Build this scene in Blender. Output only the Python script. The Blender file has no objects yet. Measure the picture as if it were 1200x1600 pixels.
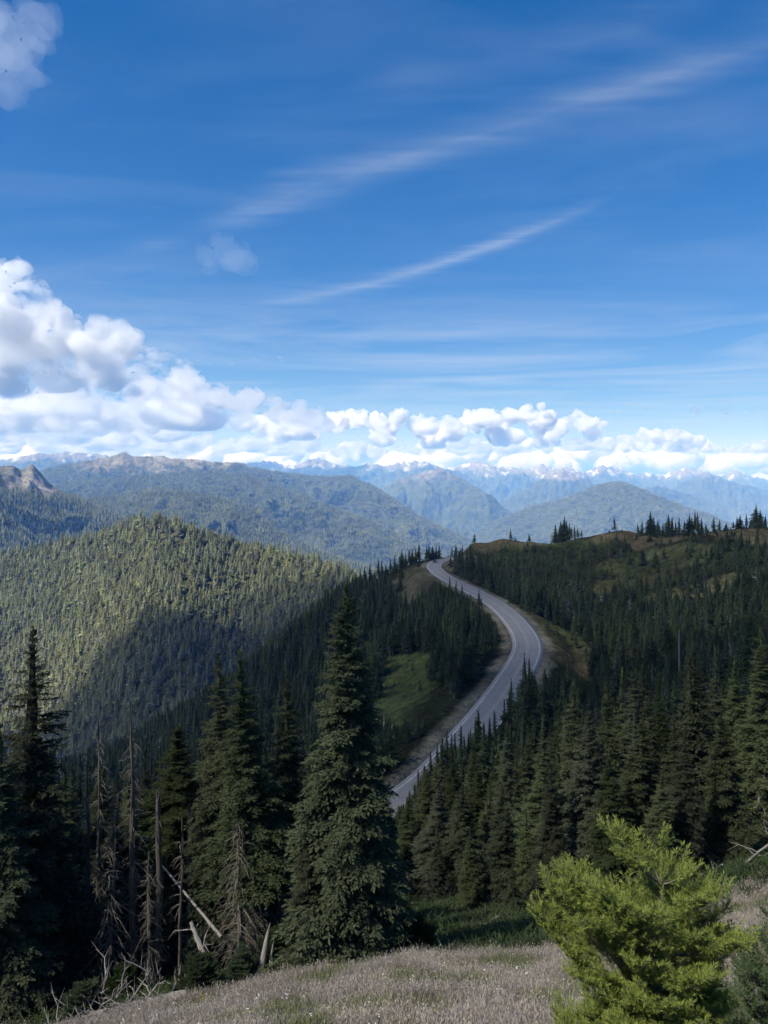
import bpy, math, random
import numpy as np
from mathutils import Vector
R = math.radians
scn = bpy.context.scene
# ---------------------------------------------------------------- camera, sky, sun, exposure
FPX, HORIZON = 1200.0, 750.0          # focal length and eye-level line of the 1200x1600 photograph
cam_d = bpy.data.cameras.new("camera"); cam = bpy.data.objects.new("camera", cam_d)
scn.collection.objects.link(cam); scn.camera = cam
cam.location = (0, 0, 0); cam.rotation_euler = (R(90), 0, 0)
cam_d.sensor_width = 36; cam_d.sensor_height = 36; cam_d.sensor_fit = 'AUTO'
cam_d.lens = 36 * FPX / 1600.0
cam_d.shift_y = -(800 - HORIZON) / 1600.0
cam_d.clip_start = 0.1; cam_d.clip_end = 400000

SUN_EL, SUN_AZ = 47.0, -124.0         # azimuth clockwise from +Y (the viewing direction)
sd = Vector((math.sin(R(SUN_AZ))*math.cos(R(SUN_EL)), math.cos(R(SUN_AZ))*math.cos(R(SUN_EL)), math.sin(R(SUN_EL))))
sun_d = bpy.data.lights.new("sun", 'SUN'); sun = bpy.data.objects.new("sun", sun_d)
scn.collection.objects.link(sun)
sun_d.energy = 4.9; sun_d.angle = R(0.5); sun_d.color = (1.0, 0.96, 0.89)
sun.rotation_euler = sd.to_track_quat('Z', 'Y').to_euler(); sun.location = sd * 50

world = bpy.data.worlds.new("World"); scn.world = world; world.use_nodes = True
wt = world.node_tree; wt.nodes.clear()
def wn(t, **k):
    n = wt.nodes.new(t)
    for a, b in k.items(): setattr(n, a, b)
    return n
sky = wn('ShaderNodeTexSky', sky_type='NISHITA', sun_disc=False, sun_elevation=R(SUN_EL), sun_rotation=R(SUN_AZ),
         altitude=1700, air_density=1.0, dust_density=0.35, ozone_density=2.6)
SKY_STRENGTH = 0.074
def wlink(a, b): wt.links.new(a, b)
geo = wn('ShaderNodeTexCoord')
sep = wn('ShaderNodeSeparateXYZ'); wlink(geo.outputs['Generated'], sep.inputs[0])
def wm(op, a, b=None, c=None, clamp=False):
    n = wn('ShaderNodeMath', operation=op, use_clamp=clamp)
    for i, v in enumerate((a, b, c)):
        if v is None: continue
        if isinstance(v, (int, float)): n.inputs[i].default_value = v
        else: wlink(v, n.inputs[i])
    return n.outputs[0]
# thin cirrus lies on a plane high above: its coordinates are where each sky direction meets that plane
zz = wm('MAXIMUM', sep.outputs[2], 0.012)
cu = wm('DIVIDE', sep.outputs[0], zz); cv = wm('DIVIDE', sep.outputs[1], zz)
pl = wn('ShaderNodeCombineXYZ'); wlink(cu, pl.inputs[0]); wlink(cv, pl.inputs[1])
def wnoise(scale, detail, rough, sx, sy, rot, dist=0.0, off=0.0):
    m = wn('ShaderNodeMapping'); wlink(pl.outputs[0], m.inputs[0])
    m.inputs['Rotation'].default_value = (0, 0, R(rot)); m.inputs['Scale'].default_value = (sx, sy, 1)
    m.inputs['Location'].default_value = (off, off*.7, off)
    n = wn('ShaderNodeTexNoise'); wlink(m.outputs[0], n.inputs['Vector'])
    n.inputs['Scale'].default_value = scale; n.inputs['Detail'].default_value = detail
    n.inputs['Roughness'].default_value = rough; n.inputs['Distortion'].default_value = dist
    return n.outputs['Fac']
def plane_uv(px, py):                 # sky direction seen at a photo point -> cirrus plane
    t = (HORIZON - py) / FPX
    return ((px-600)/FPX/t, 1.0/t)
def streak(pts, width, strength, nz):
    """a band of cirrus following a quadratic v = a u^2 + b u + c through three points of the plane"""
    P = [plane_uv(*p) for p in pts]
    A = np.array([[p[0]**2, p[0], 1] for p in P]); a, b, c = np.linalg.solve(A, np.array([p[1] for p in P]))
    q = wm('ADD', wm('MULTIPLY', wm('MULTIPLY', cu, cu), float(a)), wm('MULTIPLY_ADD', cu, float(b), float(c)))
    d = wm('ABSOLUTE', wm('SUBTRACT', cv, q))
    d = wm('ADD', wm('DIVIDE', d, width), wm('MULTIPLY_ADD', nz, 1.6, -0.8))
    f = wm('SUBTRACT', 1.0, d, clamp=True)
    f = wm('MULTIPLY', wm('MULTIPLY', wm('MULTIPLY', f, f), strength), wm('MULTIPLY', wm('SUBTRACT', brk, 0.22, clamp=True), 3.4))
    u0, u1 = P[0][0], P[2][0]; e = abs(u1-u0)*0.22
    fa = wm('DIVIDE', wm('SUBTRACT', cu, float(u0)-e*.2), e, clamp=True)
    fb = wm('DIVIDE', wm('SUBTRACT', float(u1)+e*.2, cu), e, clamp=True)
    return wm('MULTIPLY', f, wm('MULTIPLY', fa, fb))
brk = wnoise(1.1, 6, 0.6, 0.8, 1.6, -35, 0.5, 5.5)
n1 = wnoise(2.2, 9, 0.62, 0.45, 3.2, -38, 0.6)
n2 = wnoise(5.0, 8, 0.6, 0.35, 3.0, -30, 0.4, 3.1)
s1 = streak([(330, 345), (700, 225), (1290, 42)], 0.26, 0.21, n1)
s2 = streak([(400, 474), (700, 408), (920, 325)], 0.23, 0.21, n2)
s3 = streak([(560, 130), (840, 80), (1100, 20)], 0.2, 0.08, n1)
s4 = streak([(180, 400), (420, 330), (640, 262)], 0.22, 0.08, n2)
sh = wnoise(0.34, 8, 0.62, 1.0, 1.9, -22, 1.1, 7.7)
low = wm('MULTIPLY', wm('DIVIDE', wm('SUBTRACT', cv, 2.9), 2.5, clamp=True), wm('MULTIPLY', wm('SUBTRACT', sh, 0.42, clamp=True), 1.3))
veil = wm('MULTIPLY', wm('SUBTRACT', wnoise(0.9, 7, 0.62, 0.7, 1.7, -30, 0.4, 1.3), 0.5, clamp=True), 0.35)
tot = wm('ADD', wm('ADD', wm('ADD', s1, s2), wm('ADD', s3, s4)), wm('ADD', low, veil), clamp=True)
tot = wm('MULTIPLY', tot, wm('DIVIDE', sep.outputs[2], 0.03, clamp=True))
mix = wn('ShaderNodeMix', data_type='RGBA')
wlink(tot, mix.inputs[0])
hsv = wn('ShaderNodeHueSaturation'); hsv.inputs['Saturation'].default_value = 1.68; hsv.inputs['Hue'].default_value = 0.512; gam = wn('ShaderNodeGamma'); gam.inputs['Gamma'].default_value = .72; wlink(sky.outputs[0], gam.inputs['Color']); wlink(gam.outputs[0], hsv.inputs['Color'])
wlink(hsv.outputs[0], mix.inputs[6]); mix.inputs[7].default_value = (3.6, 3.95, 4.5, 1)
bg = wn('ShaderNodeBackground'); wlink(mix.outputs[2], bg.inputs['Color']); bg.inputs['Strength'].default_value = SKY_STRENGTH
wo = wn('ShaderNodeOutputWorld'); wlink(bg.outputs[0], wo.inputs['Surface'])

scn.view_settings.view_transform = 'Standard'; scn.view_settings.look = 'None'
scn.view_settings.exposure = 1.36; scn.view_settings.gamma = 1.0
scn.render.engine = 'CYCLES'
cy = scn.cycles
cy.max_bounces = 12; cy.diffuse_bounces = 3; cy.glossy_bounces = 2; cy.transmission_bounces = 4
cy.volume_bounces = 6; cy.transparent_max_bounces = 16; cy.sample_clamp_indirect = 4.0

# ---------------------------------------------------------------- helpers
rng = np.random.default_rng(7)
def tag(o, label=None, cat=None, group=None, kind=None):
    for k, v in (('label', label), ('category', cat), ('group', group), ('kind', kind)):
        if v: o[k] = v
    return o
def link(name, data, parent=None, loc=None):
    o = bpy.data.objects.new(name, data); scn.collection.objects.link(o)
    if parent: o.parent = parent
    if loc is not None: o.location = loc
    return o
def mesh_from(name, verts, faces, mat=None, smooth=False, colors=None, mats=None, mat_idx=None):
    """verts (n,3); faces (m,k) of one size k, or a list of such arrays; colours per vertex (n,4)"""
    if not isinstance(faces, (list, tuple)): faces = [faces]
    faces = [np.asarray(f, dtype=np.int32) for f in faces if len(f)]
    me = bpy.data.meshes.new(name)
    verts = np.asarray(verts, dtype=np.float32)
    me.vertices.add(len(verts)); me.vertices.foreach_set('co', verts.ravel())
    if not faces: me.update(); return me
    nl = sum(f.size for f in faces); npoly = sum(len(f) for f in faces)
    me.loops.add(nl); me.polygons.add(npoly)
    me.loops.foreach_set('vertex_index', np.concatenate([f.ravel() for f in faces]))
    st = []; s = 0
    for f in faces:
        st.append(s + np.arange(len(f)) * f.shape[1]); s += f.size
    me.polygons.foreach_set('loop_start', np.concatenate(st).astype(np.int32))
    me.polygons.foreach_set('loop_total', np.concatenate([np.full(len(f), f.shape[1]) for f in faces]).astype(np.int32))
    if smooth: me.polygons.foreach_set('use_smooth', np.ones(npoly, dtype=bool))
    if mat_idx is not None: me.polygons.foreach_set('material_index', np.asarray(mat_idx, dtype=np.int32))
    me.update(calc_edges=True)
    if colors is not None:
        c = me.color_attributes.new('tint', 'FLOAT_COLOR', 'POINT')
        c.data.foreach_set('color', np.asarray(colors, dtype=np.float32).ravel())
    for m in (mats or ([mat] if mat else [])): me.materials.append(m)
    return me

class NT:
    """small node-tree writer for materials"""
    def __init__(s, name):
        s.m = bpy.data.materials.new(name); s.m.use_nodes = True; s.t = s.m.node_tree; s.t.nodes.clear()
        s.out = s.t.nodes.new('ShaderNodeOutputMaterial')
    def n(s, t, ins=None, **k):
        n = s.t.nodes.new(t)
        for a, b in k.items(): setattr(n, a, b)
        for a, v in (ins or {}).items():
            if hasattr(v, 'is_output') or isinstance(v, bpy.types.NodeSocket): s.t.links.new(v, n.inputs[a])
            else: n.inputs[a].default_value = v
        return n
    def math(s, op, a, b=0.0, c=0.0, clamp=False):
        return s.n('ShaderNodeMath', {0: a, 1: b, 2: c}, operation=op, use_clamp=clamp).outputs[0]
    def noise(s, scale, detail=4, rough=0.55, vec=None, dist=0.0):
        i = {'Scale': scale, 'Detail': detail, 'Roughness': rough, 'Distortion': dist}
        if vec is not None: i['Vector'] = vec
        return s.n('ShaderNodeTexNoise', i).outputs['Fac']
    def ramp(s, fac, stops):
        r = s.n('ShaderNodeValToRGB', {0: fac}); e = r.color_ramp.elements
        while len(e) < len(stops): e.new(0.5)
        for el, (p, c) in zip(e, stops): el.position = p; el.color = (*c, 1)
        return r.outputs[0]
    def mix(s, fac, a, b, mode='MIX'):
        return s.n('ShaderNodeMix', {0: fac, 6: a, 7: b}, data_type='RGBA', blend_type=mode).outputs[2]
    def done(s, bsdf): s.t.links.new(bsdf, s.out.inputs['Surface']); return s.m

# gradient noise in numpy
_perm = np.random.default_rng(99).permutation(4096).astype(np.int32)
_ga = np.random.default_rng(98).uniform(0, 2*np.pi, 4096).astype(np.float32)
_gx = np.cos(_ga); _gy = np.sin(_ga)
def perlin(x, y, seed=0):
    ix = np.floor(x); iy = np.floor(y); fx = (x-ix).astype(np.float32); fy = (y-iy).astype(np.float32)
    ix = ix.astype(np.int32); iy = iy.astype(np.int32) + seed*57
    u = fx*fx*fx*(fx*(fx*6-15)+10); v = fy*fy*fy*(fy*(fy*6-15)+10)
    pa = _perm[ix & 4095]; pb = _perm[(ix+1) & 4095]
    def g(p, ox, oy):
        h = _perm[(p+iy+oy) & 4095]
        return _gx[h]*(fx-ox) + _gy[h]*(fy-oy)
    return ((g(pa,0,0)*(1-u)+g(pb,1,0)*u)*(1-v) + (g(pa,0,1)*(1-u)+g(pb,1,1)*u)*v) * 1.5
def fbm(x, y, oct=5, seed=0, gain=0.5):
    s = 0; a = 1.0; f = 1.0
    for i in range(oct):
        s = s + a*perlin(x*f, y*f, seed+i*13); a *= gain; f *= 2.03
    return s
def ridged(x, y, oct=5, seed=0, gain=0.55):
    s = 0; a = 1.0; f = 1.0; t = 0
    for i in range(oct):
        s = s + a*(1-2*np.abs(perlin(x*f, y*f, seed+i*17))); t += a; a *= gain; f *= 2.05
    return s/t                        # about -1 .. 1
def sstep(x, a, b):
    t = np.clip((x-a)/(b-a), 0, 1); return t*t*(3-2*t)

# ---------------------------------------------------------------- lie of the land
def P3(px, py, Y): return ((px-600)/FPX*Y, Y, -(py-HORIZON)/FPX*Y)
# road centre line in plan (x, y); it lies level, 48 m below the eye
ROAD_Z = -48.0
road_ctrl = [(-150,52),(-95,60),(-50,73),(-20,92),(3.5,115),(17.5,147),(30,182),(41.5,222),(44.5,262),(43,300),(37.5,338),(31.5,372),
             (28.2,404),(28.0,430),(33,455),(45,474),(64,484),(92,487),(120,485)]
def catmull(pts, step=2.0):
    P = np.array(pts, float); P = np.vstack([2*P[0]-P[1], P, 2*P[-1]-P[-2]]); out = []
    for i in range(1, len(P)-2):
        n = max(2, int(np.linalg.norm(P[i+1]-P[i])/step))
        for t in np.arange(n)/n:
            out.append(0.5*((2*P[i])+(-P[i-1]+P[i+1])*t+(2*P[i-1]-5*P[i]+4*P[i+1]-P[i+2])*t*t+(-P[i-1]+3*P[i]-3*P[i+1]+P[i+2])*t**3))
    out.append(P[-2]); return np.array(out)
ROADC = catmull(road_ctrl)
RT = np.gradient(ROADC, axis=0); RT /= np.linalg.norm(RT, axis=1)[:, None]
RN = np.stack([-RT[:,1], RT[:,0]], 1)          # left of the direction of travel (away from the viewer)
def road_dist(x, y):
    """signed distance to the centre line, + on the left side"""
    sh = x.shape; x = x.ravel(); y = y.ravel()
    d = np.full(x.shape, 1e6)
    m = (x > -190) & (x < 150) & (y > 20) & (y < 520)
    idx = np.nonzero(m)[0]
    for k in range(0, len(idx), 20000):
        j = idx[k:k+20000]
        dx = x[j, None]-ROADC[None, :, 0]; dy = y[j, None]-ROADC[None, :, 1]
        q = dx*dx+dy*dy; a = q.argmin(1); r = np.arange(len(j))
        sgn = np.sign(dx[r, a]*RN[a, 0]+dy[r, a]*RN[a, 1]); d[j] = np.sqrt(q[r, a])*np.where(sgn == 0, 1, sgn)
    return d.reshape(sh)

near_pts = []
for x in (-14, -7, 0, 7, 14):
    for y in (-7, 0, 8, 15):
        near_pts.append((x*(1+y/12), y, -1.62 - 0.54*y + 0.15*x*(1+y/12)*min(1, max(y, 0)/6)))
near_pts += [P3(*p) for p in [
    (-150,1600,24),(100,1578,22),(350,1542,21),(560,1503,21),(700,1486,22),(850,1474,22),(1000,1446,21),(1200,1393,21),(1400,1330,21),
    (300,1485,32),(760,1432,29),(1150,1352,30),(1400,1300,30),(500,1460,32),(0,1500,34),
    (700,1372,50),(950,1345,50),(1200,1290,50),(1400,1240,50),(550,1390,48),(300,1420,50),(0,1450,50),
    (680,1320,76),(850,1290,80),(1050,1240,80),(1300,1150,80),
    (900,1185,140),(1050,1130,140),(1250,1060,140),(800,1190,125),
    (950,1060,200),(1100,1005,200),(1300,940,200),
    (890,1022,240),(960,1000,250),(1040,965,260),(1200,915,270),
    (860,960,300),(960,935,310),(1100,900,320),(1250,865,320),
    (800,905,380),(900,880,380),(1000,865,380),(1200,840,370),
    (722,856,478),(745,845,470),(785,841,455),(830,846,445),(862,849,440),(905,841,425),(940,836,415),(972,832,405),(1010,832,400),(1060,838,400),(1100,832,395),(1150,828,385),(1200,823,375),(1350,812,370),(1010,850,440),(1100,850,440),(1200,842,425),(1350,830,430),(1500,820,430),
    (760,872,420),(850,868,410),
    (720,950,600),(800,905,600),(900,900,600),(1000,900,600),(1150,880,600),(1400,850,600),
    (620,1062,222),(650,1100,190),(600,1040,240),(585,1120,190),(640,1150,160),(560,1250,150),(620,1000,300),(560,1010,300),
    (640,960,360),(600,960,360),(560,985,350),(500,1110,300),(400,1220,270),(480,1200,220),(300,1300,220),(0,1330,240),(200,1400,110),(450,1370,90),(0,1430,100),
    (688,870,462),(650,880,448),(600,901,440),(560,916,430),(530,930,425),(500,960,420),(440,1020,400),(300,1120,400),(0,1250,430),
    (540,1000,560),(600,980,560),(660,970,600),(400,1090,560),(200,1190,560),(700,1100,900),(900,1100,900),(1200,1100,900),(500,1100,900),
]]
near_pts += [(x+RN_[0]*o, y+RN_[1]*o, ROAD_Z) for (x, y), RN_ in zip(ROADC[::12], RN[::12]) for o in (0,)]
NP = np.array(near_pts)
def _warp(x, y): return 7*x/(y+16.), np.log(y+16.)*2.2
def _phi(r2): return 0.5*r2*np.log(r2+1e-9)
_u, _v = _warp(NP[:,0], NP[:,1]); _q = NP[:,2]/(NP[:,1]+16.)
_n = len(NP); _A = np.zeros((_n+3, _n+3)); _A[:_n,:_n] = _phi((_u[:,None]-_u)**2+(_v[:,None]-_v)**2) + np.eye(_n)*0.004
_A[:_n,_n:] = np.stack([np.ones(_n), _u, _v], 1); _A[_n:,:_n] = _A[:_n,_n:].T
_w = np.linalg.solve(_A, np.concatenate([_q, np.zeros(3)]))
def H_near(x, y):
    sh = x.shape; x = x.ravel(); y = y.ravel(); out = np.full(x.shape, -1e4)
    idx = np.nonzero((y < 1000) & (y > -12))[0]
    for k in range(0, len(idx), 20000):
        j = idx[k:k+20000]; u, v = _warp(x[j], y[j]); u = np.clip(u, -6.5, 6.5)
        K = _phi((u[:,None]-_u)**2+(v[:,None]-_v)**2)
        out[j] = (K@_w[:_n] + _w[_n] + _w[_n+1]*u + _w[_n+2]*v)*(y[j]+16.)
    out = np.where(y > 640, out - (y-640)*0.8, out)
    return out.reshape(sh)

# far ridges: skyline points (px, py) of the photo, each ridge at its own distance, front and back slopes
RIDGES = [  # name, distance, front slope, back slope, roughness amplitude, points
 ('hill', 1180, 0.52, 0.5, 10, [(-500,900),(-200,880),(0,868),(100,852),(167,832),(200,820),(233,812),(267,818),(290,828),(340,843),(400,858),(450,868),(500,882),(550,900),(600,918),(700,960),(1700,1500)], [(-500,1500),(0,1380),(233,1200),(400,1120),(550,960),(1700,900)]),
 ('crag', 2750, 0.42, 0.6, 22, [(-500,700),(-100,715),(0,728),(20,727),(34,735),(50,724),(63,738),(77,755),(100,770),(130,781),(160,795),(190,812),(260,850),(400,930),(600,1040),(1700,1700)], None),
 ('spur_low', 3300, 0.45, 0.5, 28, [(-500,900),(0,800),(250,765),(330,775),(400,797),(430,828),(483,853),(533,872),(570,884),(620,905),(760,960),(1700,1500)], [(0,3600),(400,3500),(600,3000),(1700,2500)]),
 ('spur_mid', 4500, 0.45, 0.45, 40, [(-500,820),(200,745),(330,738),(400,745),(433,760),(483,777),(533,797),(583,815),(633,842),(657,856),(760,910),(1700,1500)], [(0,5200),(400,5000),(600,4300),(1700,3500)]),
 ('main_ridge', 6000, 0.42, 0.5, 55, [(-500,800),(0,760),(77,732),(117,723),(160,715),(177,713),(192,706),(207,712),(233,713),(253,712),(267,716),(300,717),(333,722),(367,723),(400,732),(433,738),(483,743),(517,745),(547,743),(567,752),(587,762),(617,780),(650,803),(700,829),(733,842),(800,880),(1700,1400)], [(-500,6500),(200,6100),(500,6400),(740,5600),(1700,5000)]),
 ('far_left', 12500, 0.35, 0.5, 60, [(-500,730),(0,720),(30,714),(57,709),(93,708),(107,707),(150,710),(173,712),(260,722),(400,760),(1700,1200)], None),
 ('far_mid', 16000, 0.35, 0.5, 90, [(-500,900),(300,740),(400,723),(420,721),(443,727),(467,727),(477,721),(497,717),(513,723),(533,727),(557,730),(580,723),(600,730),(620,725),(643,722),(667,723),(683,730),(720,740),(800,780),(1700,1200)], None),
 ('center_peak', 9500, 0.42, 0.5, 80, [(-500,1200),(480,830),(560,785),(607,758),(633,747),(663,739),(683,732),(693,735),(717,745),(740,760),(767,775),(783,790),(840,830),(1700,1400)], [(0,9900),(690,9900),(760,8800),(1700,8500)]),
 ('snow_peaks', 18000, 0.33, 0.5, 120, [(-500,1200),(600,760),(693,735),(720,727),(745,720),(767,727),(800,732),(820,735),(847,727),(870,735),(883,730),(913,740),(937,728),(967,732),(993,743),(1013,740),(1030,745),(1053,737),(1077,731),(1093,738),(1127,745),(1147,735),(1167,743),(1200,752),(1300,745),(1420,755),(1700,760)], [(-500,18000),(900,18000),(1000,20000),(1700,20000)]),
 ('dark_peak', 11500, 0.42, 0.45, 80, [(-500,1500),(640,860),(740,810),(800,777),(833,757),(857,743),(880,736),(900,743),(927,757),(980,790),(1100,850),(1700,1200)], None),
 ('mid_right', 7200, 0.45, 0.42, 55, [(-500,1500),(600,900),(690,860),(740,836),(780,812),(830,792),(870,782),(900,772),(933,758),(957,753),(977,754),(1000,763),(1033,777),(1073,792),(1117,807),(1150,822),(1250,860),(1700,1100)], [(-500,8200),(740,8200),(957,7200),(1200,6600),(1700,6000)]),
 ('right_low', 12500, 0.35, 0.45, 60, [(-500,1500),(900,840),(980,775),(1007,762),(1027,758),(1053,765),(1100,780),(1150,797),(1200,813),(1400,870),(1700,950)], None),
 ('right_far', 15000, 0.30, 0.4, 80, [(-500,1500),(960,830),(1040,770),(1067,755),(1090,745),(1103,737),(1127,748),(1153,757),(1200,766),(1300,790),(1500,800),(1700,810)], None),
]
def H_far(x, y):
    Ys = np.maximum(y, 300.); px = 600+FPX*x/Ys
    z = np.full(x.shape, -1200.0) + 250*fbm(x/2600, y/2600, 3, 5)
    which = np.zeros(x.shape, np.int8)
    for i, (nm, D, sf, sb, amp, pts, dp) in enumerate(RIDGES):
        pp = np.array(pts, float)
        if dp is None: Dd = np.full(x.shape, float(D))
        else:
            q = np.array(dp, float); Dd = np.interp(px, q[:,0], q[:,1])
        # crest wanders in distance a little, so the ridge is not a circle round the camera
        Dd = Dd*(1 + 0.05*np.interp(px, np.arange(-600, 1900, 60), np.convolve(np.random.default_rng(i+40).normal(size=46), [.25,.5,.25], 'same')[:42]))
        tx = np.arange(-600., 1800., 3.0); ty = np.interp(tx, pp[:,0], pp[:,1])
        if i == 0: ty = np.convolve(np.pad(ty, 15, 'edge'), np.hanning(33)[1:-1]/np.hanning(33).sum(), 'valid')
        ts = np.convolve(np.pad(ty, 30, 'edge'), np.hanning(63)[1:-1]/np.hanning(63).sum(), 'valid')
        near_c = 1-sstep(np.abs(Dd-y), 0.008*Dd, 0.075*Dd)
        zc = -(np.interp(px, tx, ts)+(np.interp(px, tx, ty)-np.interp(px, tx, ts))*near_c-HORIZON)/FPX*Dd
        zc = zc + Dd*(0.0010 if i < 5 or i == 10 else 0.0021)*(fbm(px/7.0, y/(0.012*Dd), 3, i+3)+(.9*ridged(px/16.0, y/(.02*Dd), 3, i+9) if i in (6, 7, 8, 9, 12) else 0))*(i > 1)
        dd = Dd-y
        s = D/6000.0
        fall = np.where(dd > 0, dd*sf, -dd*sb)
        # gullies running down the slopes, deeper away from the crest
        w = np.clip(np.abs(dd)/(D*0.10), 0, 1)
        sl = (0.55, -0.5, 0.3, -0.35, 0.6)[i % 5]
        wx = 1.3*fbm(x/(1300*s), y/(1300*s), 3, 60+i)
        gx = (x+sl*y)/(520*s**0.6) + wx; gy = (y-sl*x)/(1300*s**0.6) - 0.6*wx
        gul = ridged(gx, gy, 5, 27+i*3, 0.52)
        w2 = np.clip(np.abs(dd)/(D*0.02), 0, 1)
        q1, q2 = (x-sl*y)/(190*s**.6)+.7*wx, (y+sl*x)/(420*s**.6)
        h = zc - fall + amp*w*(gul-0.30)*3.9 + amp*.95*np.clip(w*2, 0, 1)*(ridged(q1, q2, 4, 33+i)-.2) + amp*0.22*w2*fbm(x/(120*s**.5), y/(120*s**.5), 4, 80+i)
        if i == 0: h = zc - fall + 10*w*fbm(x/260, y/260, 3, 9) + 4*fbm(x/70, y/70, 3, 8)*w
        m = h > z
        z = np.where(m, h, z); which = np.where(m, i, which)
    return z, which
VERGE = 3.8
def H(x, y, full=False):
    x = np.asarray(x, float); y = np.asarray(y, float)
    hn = H_near(x, y); far, which = H_far(x, y)
    nr = (y > 34)*1.0
    hn = hn + nr*sstep(y, 34, 90)*1.6*fbm(x/26, y/26, 4, 1) + 0.10*fbm(x/2.3, y/2.3, 4, 2)*(1-sstep(y, 60, 120)) 
    rd = road_dist(x, y); a = np.abs(rd)
    # road bench: flat across the shoulders, then blends into the slope
    t = sstep(a, VERGE+2.2, VERGE+2.2+np.where(rd > 0, 15.0, 11.0))
    hn = np.where(a < 60, (ROAD_Z-0.12)*(1-t) + hn*t, hn)
    hn = np.where(a < 60, hn - 1.2*np.exp(-((a-7.6)/1.6)**2)*(rd < 0)*0.25, hn)
    far = np.where(y < 520, -1e4, far)
    k = hn > far
    z = np.where(k, hn, far)
    if full: return z, np.where(k, -1, which), rd
    return z
# ---------------------------------------------------------------- ground: one sheet from the viewer's feet to the last peaks
NU = 1000
u_ = np.linspace(-0.82, 0.82, NU)
LR = np.concatenate([np.linspace(np.log(8.0), np.log(2500.0), 640)[:-1], np.linspace(np.log(2500.0), np.log(21500.0), 800)[:-1], np.linspace(np.log(21500.0), np.log(34000.0), 40)])
r_ = np.exp(LR); NV = len(LR)
def ridx(y): return np.interp(np.log(np.asarray(y, float)+16.0), LR, np.arange(NV))
UU, RR = np.meshgrid(u_, r_)
GX = UU*(RR+3.0); GY = RR-16.0
GZ, GW, GRD = H(GX, GY, True)
# what the eye at the overlook can see, with a margin for a step to the side (used to skip trees nobody could see)
_t = np.where(GY > 1.0, GZ/np.maximum(GY, 1.0), -9); HORZ = np.maximum.accumulate(_t, axis=0)
def visible(x, y, h):
    ui = np.clip(np.round((x/(y+19.0)-u_[0])/(u_[1]-u_[0])).astype(int), 0, NU-1)
    ri = np.clip(ridx(y).astype(int)-2, 0, NV-1)
    return ui, ri, HORZ[ri, ui]
def gz(x, y):
    """height of the ground sheet (bilinear in its own grid)"""
    x = np.asarray(x, float); y = np.asarray(y, float)
    fu = np.clip((x/(y+19.0)-u_[0])/(u_[1]-u_[0]), 0, NU-1.001); fr = np.clip(ridx(y), 0, NV-1.001)
    i = fr.astype(int); j = fu.astype(int); a = fr-i; b = fu-j
    return (GZ[i,j]*(1-b)+GZ[i,j+1]*b)*(1-a)+(GZ[i+1,j]*(1-b)+GZ[i+1,j+1]*b)*a
def ell(x, y, cx, cy, rx, ry, rot=0):
    c, s = math.cos(rot), math.sin(rot); dx, dy = x-cx, y-cy
    return ((dx*c+dy*s)/rx)**2 + ((-dx*s+dy*c)/ry)**2
def meadow(x, y):
    """open ground in the near valley: 1 in the open, 0 in the forest; second value 1 = dry, 0 = green"""
    n = 0.35*fbm(x/14, y/14, 3, 31)
    m = np.zeros(x.shape); dry = np.zeros(x.shape)
    def add(e, d):
        nonlocal m, dry
        k = sstep(1.0+n-e, -0.25, 0.25); dry = np.where(k > m, d, dry); m = np.maximum(m, k)
    add(ell(x, y, 5.5, 216, 7.5, 31, -0.06), 0.0)
    add(ell(x, y, -2, 292, 9, 22), 0.15)
    add(ell(x, y, 57, 252, 9, 34, 0.05), 0.35)
    add(ell(x, y, 52, 216, 8, 13), 1.0)
    add(ell(x, y, 71, 452, 34, 26), 0.8)
    add(ell(x, y, 140, 402, 30, 22), 1.0)
    add(ell(x, y, 125, 355, 26, 22), 0.2)
    add(ell(x, y, 190, 375, 34, 22), 0.9)
    add(ell(x, y, 135, 296, 34, 15), 0.35)
    add(ell(x, y, 108, 330, 20, 10), 0.5)
    return m, dry
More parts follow.
